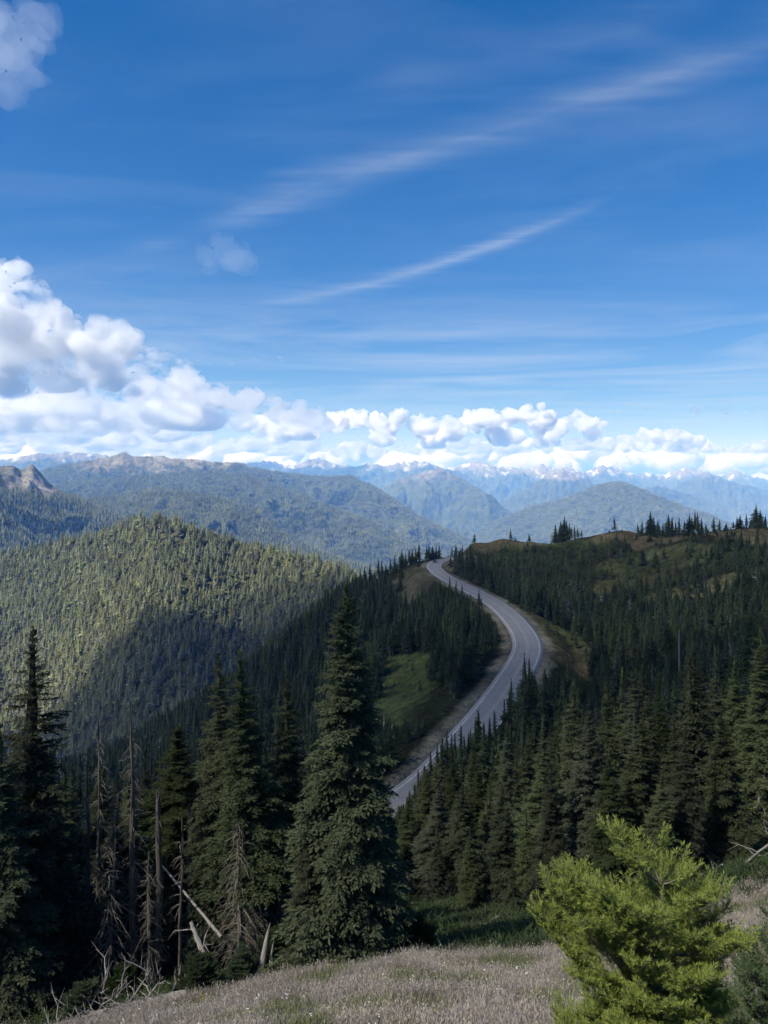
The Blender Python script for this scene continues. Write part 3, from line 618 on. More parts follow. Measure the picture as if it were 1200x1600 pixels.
# ---------------------------------------------------------------- where the trees stand
def at_px(px, Y): return (px-600)/FPX*Y
def top_h(px, py, Y):
    x = at_px(px, Y); return x, Y, -(py-HORIZON)/FPX*Y - float(gz(x, Y))
occupied = []
NEAR = [  # kind, photo column, row of the tip, distance, width factor, label
 ('n0', 541, 908, 21.0, .92, 'tall full dark fir, the widest tree in the middle of the view'),
 ('n6', 44, 980, 22.5, 1.05, 'tall gappy fir at the left edge, bare grey trunk showing halfway'),
 ('n1', 2, 1125, 21.0, 1.0, 'shorter fir cut by the left edge of the view'),
 ('n4', 104, 1192, 27, .8, 'pointed small green fir just right of the tall gappy fir at the left edge'),
 ('n5', 272, 1128, 27.5, 1.25, 'stubby fir with a round tufted crown right of the tallest dead snag'),
 ('n2', 349, 1020, 24.5, 1.0, 'narrow pointed fir, left one of the tall pair beside the centre fir'),
 ('n3', 396, 1008, 23.0, 1.1, 'tall fir with drooping lichen-grey dead lower branches'),
 ('n2', 457, 1046, 26.0, .9, 'slender fir close behind the left side of the tall centre fir'),
 ('n1', 425, 1190, 28.0, .9, 'low dark fir in the gap between the lichened fir and the slender one'),
 ('n4', 598, 1262, 21.5, .9, 'bushy short fir against the right foot of the tall centre fir'),
 ('n4', 487, 1270, 20.6, .95, 'bushy fir skirt tree against the left foot of the tall centre fir'),
 ('n1', 62, 1290, 24.5, 1.1, 'dense low fir below the tall gappy fir at the left edge'),
 ('n1', 20, 1340, 21.0, 1.2, 'lowest dense fir in the bottom left corner'),
 ('n5', 175, 1290, 27.0, 1.2, 'dark fir between the two thin dead snags on the left'),
 ('n2', 235, 1230, 30.0, 1.2, 'dark fir behind the broken snag on the left'),
 ('n1', 320, 1180, 31.0, 1.0, 'dark fir behind the leaning grey log'),
 ('n2', 1192, 978, 34.0, 1.0, 'tallest fir at the right edge with bare trunk foot showing'),
 ('n1', 1153, 1022, 36.0, .95, 'fir with a blunt tip second from the right edge, bare at the foot'),
 ('n4', 1122, 1008, 43, .8, 'slim fir in the gap behind the two firs at the right edge'),
 ('n0', 1090, 1003, 40.0, .85, 'dense fir with a tall even spire third from the right edge'),
 ('n4', 1052, 1120, 33.5, .85, 'shorter green fir standing in front of the right-hand row'),
 ('n1', 1028, 1050, 45.0, .9, 'fir with a forked-looking dark tip above the bright young fir'),
 ('n2', 1000, 1035, 42.0, 1.0, 'narrow fir behind and above the bright young fir, taller of its pair'),
 ('n4', 966, 1042, 44.0, .75, 'sharp-tipped fir left of the narrow pair above the bright young fir'),
 ('n2', 932, 1160, 36.0, 1.1, 'lower fir in front, above the top left of the bright young fir'),
 ('n4', 903, 1078, 47.0, .8, 'fir with a clean narrow spire right of the last road bend'),
 ('n1', 866, 1092, 50.0, .85, 'dark fir right below the dry meadow beside the road'),
 ('n2', 846, 1178, 38.0, 1.1, 'dark fir in the front row halfway between centre fir and bright young fir'),
 ('n4', 805, 1165, 47.0, .8, 'fir under the near road bend, left of the front-row dark fir'),
 ('n1', 762, 1228, 38.0, .95, 'broad dark fir in the front row below the near stretch of road'),
 ('n2', 716, 1235, 44.0, 1.0, 'narrow fir in front row below the lower end of the visible road'),
 ('n4', 683, 1290, 36.0, .8, 'small front fir right of the centre fir with the road end above it'),
 ('n1', 655, 1275, 46.0, .8, 'small dark fir just right of the centre fir'),
 ('n4', 1130, 1180, 34.0, .85, 'mid-height fir in front of the blunt-tipped one near the right edge'),
 ('n2', 985, 1190, 35.0, 1.1, 'low fir directly behind the tip of the bright young fir'),
 ('n1', 640, 1385, 25.5, .8, 'low spreading fir right of the foot of the centre fir'),
 ('n4', 822, 1260, 35.0, .9, 'low dark fir left of the bright young fir'),
 ('n0', 925, 1105, 31.0, .8, 'broad fir in the very front row above the left shoulder of the bright young fir'),
 ('n1', 862, 1190, 30.0, .85, 'front-row fir whose foot meets the dark green gap'),
 ('n2', 1000, 1120, 29.5, 1.1, 'front-row fir directly above the top of the bright young fir'),
 ('n4', 1068, 1135, 29.0, .85, 'front-row fir just right of the top of the bright young fir'),
 ('n0', 1135, 1110, 30.5, .8, 'broad dark front-row fir near the right edge'),
 ('n2', 960, 1180, 28.5, 1.1, 'slim front-row fir left of the one above the bright young fir'),
 ('n1', 1030, 1200, 28.0, 1.0, 'short front-row fir behind the upper right of the bright young fir'),
 ('n2', 780, 1225, 32.0, 1.0, 'slim front-row fir over the middle of the dark green gap'),
 ('n4', 735, 1290, 31.5, .9, 'short front-row fir over the left half of the dark green gap'),
 ('n2', 155, 1190, 29.0, 1.0, 'dark fir behind the thin dead snags on the left'),
 ('n3', 95, 1260, 25.5, 1.0, 'half-bare fir with lichened lower twigs beside the tall gappy fir'),
 ('n5', 225, 1300, 26.0, 1.3, 'half-bare dark fir right of the tallest dead snag'),
 ('n3', 318, 1235, 27.0, 1.0, 'half-bare fir behind the leaning pale pole'),
 ('n5', 440, 1280, 24.5, 1.2, 'ragged low fir left of the centre fir with bare foot'),
 ('n3', 360, 1190, 26.5, .9, 'ragged fir between the two tall firs left of the centre fir'),
 ('n3', 120, 1225, 28.0, .9, 'thin half-dead fir with brown twigs behind the second snag'),
 ('n5', 185, 1245, 29.0, 1.2, 'ragged dark fir deep in the stand behind the snags'),
 ('n3', 290, 1195, 29.5, .9, 'tall half-dead fir deep in the stand right of the stubby fir'),
 ('n2', 335, 1260, 28.5, 1.1, 'slim fir deep in the stand behind the lichened fir'),
 ('n3', 35, 1230, 25.5, .9, 'half-dead fir behind the tall gappy fir at the left edge'),
 ('n3', 205, 1200, 27.5, .9, 'half-dead fir with lichened twigs directly behind the tallest snag'),
 ('n3', 255, 1330, 24.5, 1.1, 'lowest half-dead fir in the dark behind the leaning pale pole foot'),
 ('n6', 75, 1330, 22.5, .9, 'gappy low fir in front, right of the left edge corner fir'),
 ('n4', 880, 1300, 29.5, 1.0, 'low dark fir at the upper left corner of the bright young fir'),
 ('n1', 960, 1275, 28.5, 1.0, 'low dark fir half hidden by the top of the bright young fir'),
 ('n4', 1170, 1290, 29.0, .9, 'low fir close to the right edge above the dry grass'),
 ('n1', 800, 1345, 29.5, .9, 'low dark fir at the far side of the green gap'),
 ('n1', 1090, 1235, 32.5, .9, 'low dark fir right behind the bright young fir'),
]
for kd, px, py, Y, wf, lb in NEAR:
    x, y, h = top_h(px, py, Y); occupied.append((x, y, h))
    place(kd, 'fir_tree', x, y, h, wf*min(1.35, max(.8, 10.5/h)), lb, group='tall firs near the overlook')
# skyline trees, picked out one by one: photo column, row of the tip, distance
SKY_T = [(862,826,440),(868,818,438),(873,822,440),(877,814,436),(881,806,436),(885,812,437),(890,816,435),(893,822,432),(898,819,436),(903,823,430),(908,828,428),
 (741,832,462),(798,825,452),(805,838,455),(827,833,447),(961,807,415),(952,826,417),(972,825,414),(920,838,425),
 (998,816,404),(1003,812,404),(1011,818,402),(1017,798,402),(1022,806,402),(1028,811,400),(1036,815,401),(1044,803,399),(1050,807,398),(1056,813,400),(1061,807,397),
 (1069,812,399),(1076,803,396),(1081,806,396),(1086,799,396),(1091,799,394),(1097,808,395),(1103,816,394),(1115,806,392),(1124,810,391),(1135,816,390),
 (1146,814,388),(1152,806,387),(1156,803,386),(1166,801,386),(1172,812,385),(1181,788,383),(1188,796,382),(1196,803,381),(1205,806,380),(1215,798,378),(1228,804,376),
 (1150,838,340),(1184,832,330),
 (556,893,428),(563,886,428),(570,884,430),(578,879,432),(585,875,434),(591,872,434),(597,876,436),(603,881,434),(610,872,438),(617,865,440),(622,869,440),(628,858,444),(634,862,444),
 (640,856,448),(644,858,448),(650,855,452),(654,848,455),(659,857,456),(666,852,460),(670,849,462),(676,852,464),(681,850,465),(686,848,466),
 (550,898,426),(543,903,425),(536,908,424),(528,912,424),
 (706,852,476),(712,848,474)]
trees = []           # x, y, height, width factor, explicit
for px, py, Y in SKY_T:
    x, y, h = top_h(px, py, Y)
    if h > 1.5: trees.append((x, y, h, 1.25, 1))
LEFT_ROAD = [(653,1200,92),(661,1190,96),(670,1178,98),(677,1170,102),(684,1158,103),(691,1150,106),(697,1137,108),(704,1145,107),(711,1142,110),(722,1131,112),(729,1146,110),(735,1138,114),(742,1120,118),(640,1232,86),(750,1107,120),(757,1125,116),(765,1118,118),(773,1108,122),(786,1090,124),(628,1252,82),(797,1080,126),(806,1066,128),(660,1215,84),(685,1190,90),(705,1185,92),(735,1170,100),(755,1160,100),(703,900,330),(712,905,325),(722,912,318),(735,925,300),(748,920,296),(752,932,290),(763,925,285),(766,940,280),(774,935,276),(779,948,268),(786,962,262),(790,955,262),(796,960,258),
 (815,1035,112),(822,1022,110),(826,1030,108),(832,1044,110),(851,1052,118),(853,1044,117),(870,1058,120),(886,1030,128),(842,950,292),(845,964,282),(851,978,270),(900,985,246),(884,1052,128)]
for px, py, Y in LEFT_ROAD:
    x, y, h = top_h(px, py, Y)
    if h > 3 and abs(float(road_dist(np.array([x]), np.array([y]))[0])) > 6.2: trees.append((x, y, h, .85, 1))
def scatter(n_or_sp, x0, x1, y0, y1, keep, hfun, wfun=lambda n: rng.uniform(.8, 1.2, n)):
    sp = n_or_sp; nx = int((x1-x0)/sp); ny = int((y1-y0)/sp); out = []
    for b in range(0, ny, 400):
        yy, xx = np.meshgrid(y0+(np.arange(b, min(ny, b+400)))*sp, x0+np.arange(nx)*sp, indexing='ij')
        x = (xx+rng.uniform(-.55, .55, xx.shape)*sp).ravel(); y = (yy+rng.uniform(-.55, .55, xx.shape)*sp).ravel()
        k = (np.abs(x) < (y*0.545+14)); x = x[k]; y = y[k]
        k = keep(x, y); x = x[k]; y = y[k]
        h = hfun(x, y); z = gz(x, y); ui, ri, hz = visible(x, y, h)
        k = (z+h)/y > hz-0.004; out.append(np.stack([x, y, h, wfun(len(x))], 1)[k])
    return np.concatenate(out)
# lid: rows no scattered tree may rise above, so that the road and meadows stay in view (measured on the tree tips of the photo)
lid1 = np.array([(0,1120),(100,1180),(300,1150),(480,1150),(585,1150),(600,1258),(640,1240),(655,1205),(690,1160),(722,1145),(745,1130),(765,1120),(790,1085),(808,1068),(815,1040),(830,1040),(850,1062),(900,1060),(950,1035),(1010,1030),(1060,1040),(1100,1020),(1200,1000)], float)
def near_h(x, y):
    h = 8.5+4.5*fbm(x/17, y/17, 2, 51)+rng.normal(0, 2.0, x.shape); h = np.clip(h, 4.5, 15)
    px = 600+FPX*x/y; lid = np.interp(px, lid1[:,0], lid1[:,1])+rng.uniform(0, 22, x.shape)
    h = np.where((y >= 100) & (y < 205) & (px > 575) & (px < 692) & (road_dist(x, y) > 0), np.minimum(h, -(1118-HORIZON+rng.uniform(0, 25, x.shape))/FPX*y-gz(x, y)), h)
    return np.minimum(h, np.where(y < 150, -(lid-HORIZON)/FPX*y-gz(x, y), 99))
def keep_near(x, y):
    rd = road_dist(x, y); m, _ = meadow(x, y); px = 600+FPX*x/y
    k = (rng.uniform(0, 1, x.shape) > m*np.where((x > 75) & (y > 270), .70, 1.05)) & ~((rd > -8.0) & (rd < 9.0))
    k &= ~((y < 36) & (px > 620)); k &= ~((y < 30) & (px > 560)); k &= ~((y > 395) & (x > 5) & (rd > 0) & (rd < 16))
    return k
A = scatter(3.1, -90, 100, 27, 120, keep_near, near_h); A = A[A[:,2] > 3.2]
def road_view(x, y, h):
    # trees on the left bank stay below the line of sight to the road, and the bank itself stays open at the far bend
    px = 600+FPX*x/y; rd = road_dist(x, y)
    row = np.interp(px, [640, 660, 672, 690, 700, 720, 740, 760, 775, 787, 800], [905, 897, 893, 903, 909, 919, 930, 943, 955, 972, 1010])
    lim = -(row+rng.uniform(2, 26, x.shape)-HORIZON)/FPX*y-gz(x, y)
    h = np.where((rd > 0) & (y > 225) & (y < 442) & (px > 642) & (px < 800), np.minimum(h, lim), h)
    return np.where((rd > 0) & (rd < 26) & (y > 345) & (y < 446) & (px < 705) & (rng.uniform(0, 1, x.shape) < .85), 0, h)
def clear_view(x, y, h):
    px = 600+FPX*x/y; rd = road_dist(x, y)
    lim = lambda row: -(row-HORIZON+rng.uniform(0, 20, x.shape))/FPX*y-gz(x, y)
    h = np.where((y < 205) & (px > 575) & (px < 692) & (rd > 0), np.minimum(h, lim(1118)), h)       # green meadow left of the road
    h = road_view(x, y, h)
    h = np.where((y < 235) & (px > 845) & (px < 925) & (rd < 0), np.minimum(h, lim(1052)), h)       # pale clearing right of the bend
    return h
B = scatter(3.9, -220, 260, 120, 330, keep_near, lambda x, y: clear_view(x, y, np.clip(np.where(road_dist(x, y) > 0, 10.5, 7.5)+3.5*fbm(x/25, y/25, 2, 52)+rng.normal(0, 2.0, x.shape), 3.5, 16)*np.where(x > 75, .8, 1.0)))
B = B[B[:,2] > 1.2]
def keep_c(x, y):
    kn = (x > 40) & (y > 300)
    return keep_near(x, y) & ~((y > 425) & (x > 30) & (x < 150) & (rng.uniform(0, 1, x.shape) < .9)) & (~kn | (rng.uniform(0, 1, x.shape) < .8))
def h_c(x, y):
    h = np.where(x > 50, 4.8, 11.0)+3.0*fbm(x/25, y/25, 2, 53)+rng.normal(0, 1.5, x.shape); h = np.clip(h, 1.6, 16)
    px = 600+FPX*x/y; sky_ = np.interp(px, [500,540,560,600,640,690,705,720,745,800,860,912,960,1000,1100,1200], [912,905,897,885,866,857,852,847,838,840,842,836,828,820,818,810])
    lim = -(sky_+rng.uniform(2, 14, x.shape)-HORIZON)/FPX*y-gz(x, y)
    return road_view(x, y, np.minimum(h, np.maximum(lim, 0)))
D = scatter(6.5, -6, 80, 180, 300, lambda x, y: (meadow(x, y)[0] > .5) & (np.abs(road_dist(x, y)) > 9) & (rng.uniform(0, 1, x.shape) < .5), lambda x, y: rng.uniform(1.0, 3.4, x.shape))
Cc = scatter(4.0, -300, 330, 330, 520, keep_c, h_c); Cc = Cc[Cc[:,2] > 1.4]
trees = np.concatenate([np.array(trees)[:,:4], A, B, Cc, D])
# how much of each tree shows: front to back over a coarse picture
order = np.argsort(trees[:,1]); cw, ch = 300, 400; cov = np.zeros((ch, cw), bool); area = np.zeros(len(trees))
for x, y, h in occupied:
    z = float(gz(x, y)); px = (600+FPX*x/y)/4; t = (HORIZON-FPX*(z+h)/y)/4; b = min((HORIZON-FPX*z/y)/4, ch)
    for r in range(int(t), int(b)):
        w = (FPX*1.3/y/4)*(.12+.88*(r-t)/(b-t)); cov[r, max(0, int(px-w)):max(0, int(px+w))] = True
for i in order:
    x, y, h, wf = trees[i]; z = float(gz(x, y)); px = (600+FPX*x/y)/4; t = (HORIZON-FPX*(z+h)/y)/4; b = (HORIZON-FPX*z/y)/4
    hw = FPX*.12*h*wf/y/4
    for r in range(max(0, int(t)), min(ch, int(b)+1)):
        w = max(.5, hw*(.12+.88*(r-t)/max(b-t, 1))); c0, c1 = max(0, int(round(px-w))), min(cw, max(int(round(px+w)), int(round(px-w))+1))
        if c1 > c0:
            s = cov[r, c0:c1]; area[i] += np.count_nonzero(~s); s[:] = True
rank = np.argsort(-area); NIND = 300-len(NEAR); pick = rank[:NIND]; rest = rank[NIND:]
def zone(x, y):
    px = 600+FPX*x/y; rd = float(road_dist(np.array([x]), np.array([y]))[0])
    if y < 125:
        if px < 600: return 'shaded dark fir in the stand down the slope behind the tall left-hand firs', 'firs down the slope on the left'
        return 'dark fir in the crowd between the front row and the road', 'firs between the overlook and the road'
    if x < 42 and rd > 0 and y < 420: return 'narrow dark fir in the stand on the left of the winding road', 'firs on the left side of the road'
    if rd > 0 and px < 700: return 'dark fir on the ridge line left of the far road bend', 'firs along the ridge left of the road bend'
    if y > 375: return 'dark fir standing on the grassy knoll skyline at right', 'firs on the skyline of the grassy knoll'
    return 'dark fir on the shaded hillside right of the winding road', 'firs on the hillside right of the road'
for i in pick:
    x, y, h, wf = trees[i]; lb, gr = zone(x, y)
    kd = ('n%d' % rng.choice([1,2,4,3,5])) if y < 62 else 'm%d' % (rng.integers(0, 5) if y < 260 else rng.choice([0, 1, 3]))
    if y < 62: wf = min(wf*9.5/h, 1.5)
    if y > 300: wf *= 1.25
    place(kd, 'fir_tree', x, y, h, min(1.6, wf*max(1.0, 8.5/h)**.5), lb, group=gr)

# ---------------------------------------------------------------- the woods beyond: one object each, grown with geometry nodes
def wood(name, pts, kinds, label, cat='forest', sink=.2):
    """pts: x, y, height, width factor, kind index"""
    z = gz(pts[:,0], pts[:,1])-sink
    me = mesh_from(name, np.stack([pts[:,0], pts[:,1], z], 1), [])
    for an, v in (('h', pts[:,2]), ('w', pts[:,3]), ('rot', rng.uniform(0, 6.28, len(pts))), ('tilt', rng.normal(0, .035, len(pts)))):
        a = me.attributes.new(an, 'FLOAT', 'POINT'); a.data.foreach_set('value', v.astype(np.float32))
    a = me.attributes.new('k', 'INT', 'POINT'); a.data.foreach_set('value', pts[:,4].astype(np.int32))
    o = link(name, me); ng = bpy.data.node_groups.new(name, 'GeometryNodeTree')
    ng.interface.new_socket('Geometry', in_out='INPUT', socket_type='NodeSocketGeometry'); ng.interface.new_socket('Geometry', in_out='OUTPUT', socket_type='NodeSocketGeometry')
    N = ng.nodes; Lk = ng.links.new; gi = N.new('NodeGroupInput'); go = N.new('NodeGroupOutput')
    inst = N.new('GeometryNodeGeometryToInstance')
    for kd in reversed(kinds):
        j = N.new('GeometryNodeJoinGeometry')
        for pn, pm in KIN[kd]['parts']:
            po = PROTO.get(pm.name)
            if po is None: po = PROTO[pm.name] = bpy.data.objects.new(pn, pm)
            oi = N.new('GeometryNodeObjectInfo'); oi.inputs['Object'].default_value = po; Lk(oi.outputs['Geometry'], j.inputs[0])
        g1 = N.new('GeometryNodeGeometryToInstance'); Lk(j.outputs[0], g1.inputs[0]); Lk(g1.outputs[0], inst.inputs[0])
    iop = N.new('GeometryNodeInstanceOnPoints'); Lk(gi.outputs[0], iop.inputs['Points']); Lk(inst.outputs[0], iop.inputs['Instance'])
    iop.inputs['Pick Instance'].default_value = True
    def attr(n, t='FLOAT'):
        a = N.new('GeometryNodeInputNamedAttribute'); a.data_type = t; a.inputs['Name'].default_value = n; return a.outputs['Attribute']
    Lk(attr('k', 'INT'), iop.inputs['Instance Index'])
    cr = N.new('ShaderNodeCombineXYZ'); Lk(attr('rot'), cr.inputs[2]); Lk(attr('tilt'), cr.inputs[0]); Lk(cr.outputs[0], iop.inputs['Rotation'])
    cs = N.new('ShaderNodeCombineXYZ'); Lk(attr('w'), cs.inputs[0]); Lk(attr('w'), cs.inputs[1]); Lk(attr('h'), cs.inputs[2]); Lk(cs.outputs[0], iop.inputs['Scale'])
    Lk(iop.outputs[0], go.inputs[0])
    md = o.modifiers.new('trees', 'NODES'); md.node_group = ng
    return tag(o, label, cat, kind='stuff')
PROTO = {}
def rows(T, nk, H0=10.0, off=0):
    h = T[:,2]/H0; return np.column_stack([T[:,0], T[:,1], h, h*T[:,3]*np.clip(8.5/T[:,2], 1, 1.8)**.9, off+rng.integers(0, nk, len(T))])
Rr = trees[rest]; Rr = Rr[area[rest] > -1]
r1 = rows(Rr[Rr[:,1] < 200], 5); r2 = rows(Rr[Rr[:,1] >= 200], 6, off=5)
for rr in (r1, r2): rr[:,4] = np.where(rng.uniform(0, 1, len(rr)) < .05, 11+rng.integers(0, 2, len(rr)), rr[:,4])
wood('fir_forest', np.vstack([r1, r2]), ['m0','m1','m2','m3','m4','f0','f1','f2','f3','f4','f5','g0','g1'], 'dark shaded fir forest filling the slopes on both sides of the winding road')
# the hill on the left, the crag slope and the mountain sides
def keep_far(x, y):
    i = np.clip(ridx(y).astype(int), 0, NV-1)
    j = np.clip(np.round((x/(y+19.0)-u_[0])/(u_[1]-u_[0])).astype(int), 0, NU-1)
    c = GC[i, j]; return (c.max(-1) < 0.085+rng.uniform(-.02, .05, x.shape)) & (rng.uniform(0, 1, x.shape) < .86+.6*fbm(x/45, y/45, 3, 77))
hh = lambda x, y: np.clip(15+5.5*fbm(x/60, y/60, 2, 55)+rng.normal(0, 3.6, x.shape), 5, 27)
T1 = scatter(5.3, -760, 40, 520, 1500, lambda x, y: keep_far(x, y), hh)
T2 = scatter(8.2, -1700, 300, 1500, 3300, keep_far, lambda x, y: hh(x, y)*1.0)
print('TREES', len(NEAR), len(trees), len(T1), len(T2))
ft = np.vstack([rows(T1, 6)])
ft[:,3] *= 1.5; ft[:,2] *= .95
ft[:,4] = np.where(rng.uniform(0, 1, len(ft)) < .045+.10*(fbm(T1[:,0]/70, T1[:,1]/70, 2, 66) > .45), 6+rng.integers(0, 2, len(ft)), ft[:,4])
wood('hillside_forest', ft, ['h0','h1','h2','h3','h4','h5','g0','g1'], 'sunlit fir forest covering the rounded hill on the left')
# far trees: a handful of plain sprays each, in small clumps
def clump(seed, n=7, r=11.0):
    g = np.random.default_rng(seed); PV = []; PF = []; PC = []; o = 0
    for i in range(n):
        V, F, c = crown(h=10*g.uniform(.8, 1.2), rb=g.uniform(1.9, 2.6), nb=10, nt=1, nk=1, seed=seed*10+i, kw=.5, z0=.1, power=.7, roll=1.2)
        a = g.uniform(0, 6.28); d = r*math.sqrt(g.uniform(0, 1)); V = V*np.array([1.4,1.4,1.0]) + np.array([math.cos(a)*d, math.sin(a)*d, g.uniform(-2.5, .5)])
        PV.append(V); PF.append(F+o); PC.append(c); o += len(V)
    return mesh_from('clump', np.concatenate(PV), np.concatenate(PF), NEEDLE_SUN, colors=np.concatenate(PC))
for i in range(4): KIN['c%d' % i] = dict(h=10, r=10, parts=[('clump', clump(200+i))])
for i in range(3): KIN['s%d' % i] = dict(h=10, r=2, parts=[('tree', (lambda V, F, c: mesh_from('tree', V, F, NEEDLE_SUN, colors=c))(*crown(h=10, rb=2.0, nb=22, nt=1, nk=1, seed=300+i, kw=.5, power=.7, roll=1.2)))])
T3 = scatter(19.0, -3800, 3800, 3300, 8200, keep_far, lambda x, y: np.clip(rng.normal(17, 2.5, x.shape), 10, 24))
t2 = rows(T2, 3, off=0); t2[:,3] *= 1.75; t3 = np.column_stack([T3[:,0], T3[:,1], T3[:,2]/10, T3[:,2]/10*.8, 3+rng.integers(0, 4, len(T3))])
print('FAR', len(T3))
wood('mountain_forest', np.vstack([t2, t3]), ['s0','s1','s2','c0','c1','c2','c3'], 'blue-hazed fir forest clothing the mountainsides beyond the valley', sink=1.0)
# ---------------------------------------------------------------- clouds: closed lumpy bodies of white vapour
def ico(sub):
    import bmesh
    bm = bmesh.new(); bmesh.ops.create_icosphere(bm, subdivisions=sub, radius=1.0)
    V = np.array([v.co[:] for v in bm.verts]); F = np.array([[v.index for v in f.verts] for f in bm.faces]); bm.free(); return V, F
ICO = ico(2); ICO1 = ico(1)
def cloud_material(density, size=0, rate=.1, aniso=.68, tone=(.94, .95, .965, 1), thr=.445):
    m = NT('cloud_vapour'); pos = m.n('ShaderNodeTexCoord').outputs['Object']
    de = density
    if size:
        n = m.noise(1.0/size, 3.5, .55, m.n('ShaderNodeMapping', {0: pos, 'Scale': (1, 1, 1.5)}).outputs[0])
        de = m.math('MULTIPLY', m.math('MULTIPLY', m.math('SUBTRACT', n, thr), 5.5, clamp=True), density*1.25)
        m.m.cycles.volume_step_rate = rate
    p = m.n('ShaderNodeVolumePrincipled', {'Color': tone, 'Absorption Color': (0, 0, 0, 1), 'Density': de, 'Anisotropy': aniso})
    m.t.links.new(p.outputs[0], m.out.inputs['Volume']); return m.m
def cloud(name, balls, voxel, density, amp, label, kind=None, seed=0, flat=None, group=None, size=0, rate=.1, fract=None, aniso=.68, tone=(.94, .95, .965, 1), thr=.445):
    """balls: x, y, z, r, squash; merged into one skin, then roughened at three sizes"""
    Vs = []; Fs = []; n0 = 0; g = np.random.default_rng(seed+77); lev = list(balls)
    for depth in range(3 if fract else 1):
        nxt = []
        for (x, y, z, r, q) in lev:
            V, F = ICO if depth == 0 else ICO1
            Vs.append(V*np.array([r, r, r*q])+np.array([x, y, z])); Fs.append(F+n0); n0 += len(V)
            for k in range(fract[depth] if depth < 2 and fract else 0):     # smaller heads budding from the upper side
                a = g.uniform(0, 6.28); e = g.uniform(-.25, 1.35); rr = r*g.uniform(.28, .52)
                nxt.append((x+math.cos(a)*math.cos(e)*r*.92, y+math.sin(a)*math.cos(e)*r*.92, z+math.sin(e)*r*q*.92, rr, min(1, q*1.15)))
        lev = nxt
    c = np.mean([b[:3] for b in balls], 0)
    me = mesh_from(name, np.concatenate(Vs)-c, np.concatenate(Fs)); o = link(name, me, loc=c)
    r = o.modifiers.new('r', 'REMESH'); r.mode = 'VOXEL'; r.voxel_size = voxel; r.use_smooth_shade = True
    dg = bpy.context.evaluated_depsgraph_get(); ev = o.evaluated_get(dg); m2 = bpy.data.meshes.new_from_object(ev)
    o.modifiers.clear(); o.data = m2
    n = len(m2.vertices); co = np.empty(n*3, np.float32); m2.vertices.foreach_get('co', co); co = co.reshape(-1, 3).astype(float)
    no = np.empty(n*3, np.float32); m2.vertex_normals.foreach_get('vector', no); no = no.reshape(-1, 3)
    w = co + c
    def n3(s, sd): return (perlin(w[:,0]/s+w[:,2]/s*.7, w[:,1]/s, sd)+perlin(w[:,0]/s, w[:,2]/s*1.1+w[:,1]/s*.6, sd+3)+perlin(w[:,1]/s+5, w[:,2]/s, sd+6))/1.6
    d = 0
    for s, a in ((amp*4.5, amp), (amp*2.0, amp*.6), (amp*.95, amp*.36), (amp*.45, amp*.2)):
        d = d + a*(1-2.2*np.abs(n3(s, seed+int(s) % 50)))
    up = np.clip(no[:,2]*.7+.75, .25, 1)
    co = co + no*(d*up)[:,None]
    if flat is not None:                                # level underside
        z = co[:,2]+c[2]; low = flat+ .25*amp*n3(amp*3, 9)
        z = np.where(z < low, low-(low-z)*.12, z); co[:,2] = z-c[2]
    m2.vertices.foreach_set('co', co.astype(np.float32).ravel()); m2.polygons.foreach_set('use_smooth', np.ones(len(m2.polygons), bool)); m2.update()
    m2.materials.clear(); m2.materials.append(cloud_material(density, size, rate, aniso, tone, thr))
    return tag(o, label, 'cloud', group, kind)
def puffs(spec, Y, depth, seed, per=4, q=.8, k0=.62):
    """spec: photo column, row, radius in photo pixels; spread over a depth range"""
    g = np.random.default_rng(seed); out = []
    for px, py, r in spec:
        for k in range(per):
            y = Y + g.uniform(-depth, depth)*(k > 0); s = Y/FPX; rr = k0*r*s*(1 if k == 0 else g.uniform(.45, .85))
            x, _, z = P3(px+(0 if k == 0 else g.normal(0, r*.5)), py+(0 if k == 0 else g.uniform(0, r*.7)), Y)
            out.append((x, y, z, rr, q))
    return out
GC_ = 'white clouds banked over the mountains'
cloud('cumulus_cloud', puffs([(-160,470,110),(-70,500,105),(0,470,75),(40,500,72),(95,520,48),(60,545,40),(150,540,42),(185,535,36),(20,560,50),(-60,570,60),(-100,610,60),(0,610,50),(90,600,45),(170,590,36)], 9000, 900, 1, 7, k0=.66), 34, .010, 60,
      'tall towering white and grey cloud at the upper left edge above the bank', seed=1, flat=1050, size=700, rate=.03, fract=(11, 5))
cloud('cumulus_cloud', puffs([(255,570,26),(285,590,28),(310,615,30),(345,625,26),(385,640,26),(430,640,24),(465,650,22),(230,610,50),(170,630,50),(120,640,50),(60,640,45),(0,640,50),(-80,640,60),(300,650,30),(500,660,22)], 14500, 1500, 2, 7, k0=.68), 44, .008, 80,
      'long bright cloud stepping down to the right from the tall left cloud', seed=2, flat=900, aniso=.68, tone=(.93, .94, .96, 1), size=800, rate=.03, fract=(9, 4))
cloud('cumulus_cloud', puffs([(530,662,18),(560,655,15),(590,662,15),(622,655,14),(655,668,18),(700,668,20),(735,660,16),(760,656,18),(800,652,15),(822,642,8),(845,660,16),(875,672,14),(908,660,14),(905,650,7),(925,678,14),(480,672,20),(430,670,25),(600,685,20),(680,688,20),(780,684,20),(850,688,18)], 20500, 1600, 3, 6, k0=.85), 55, .012, 80,
      'heaped white cloud row over the middle of the far mountain range', seed=3, flat=880, aniso=.5, tone=(.95, .96, .97, 1), thr=.385, size=800, rate=.03, fract=(9, 4))
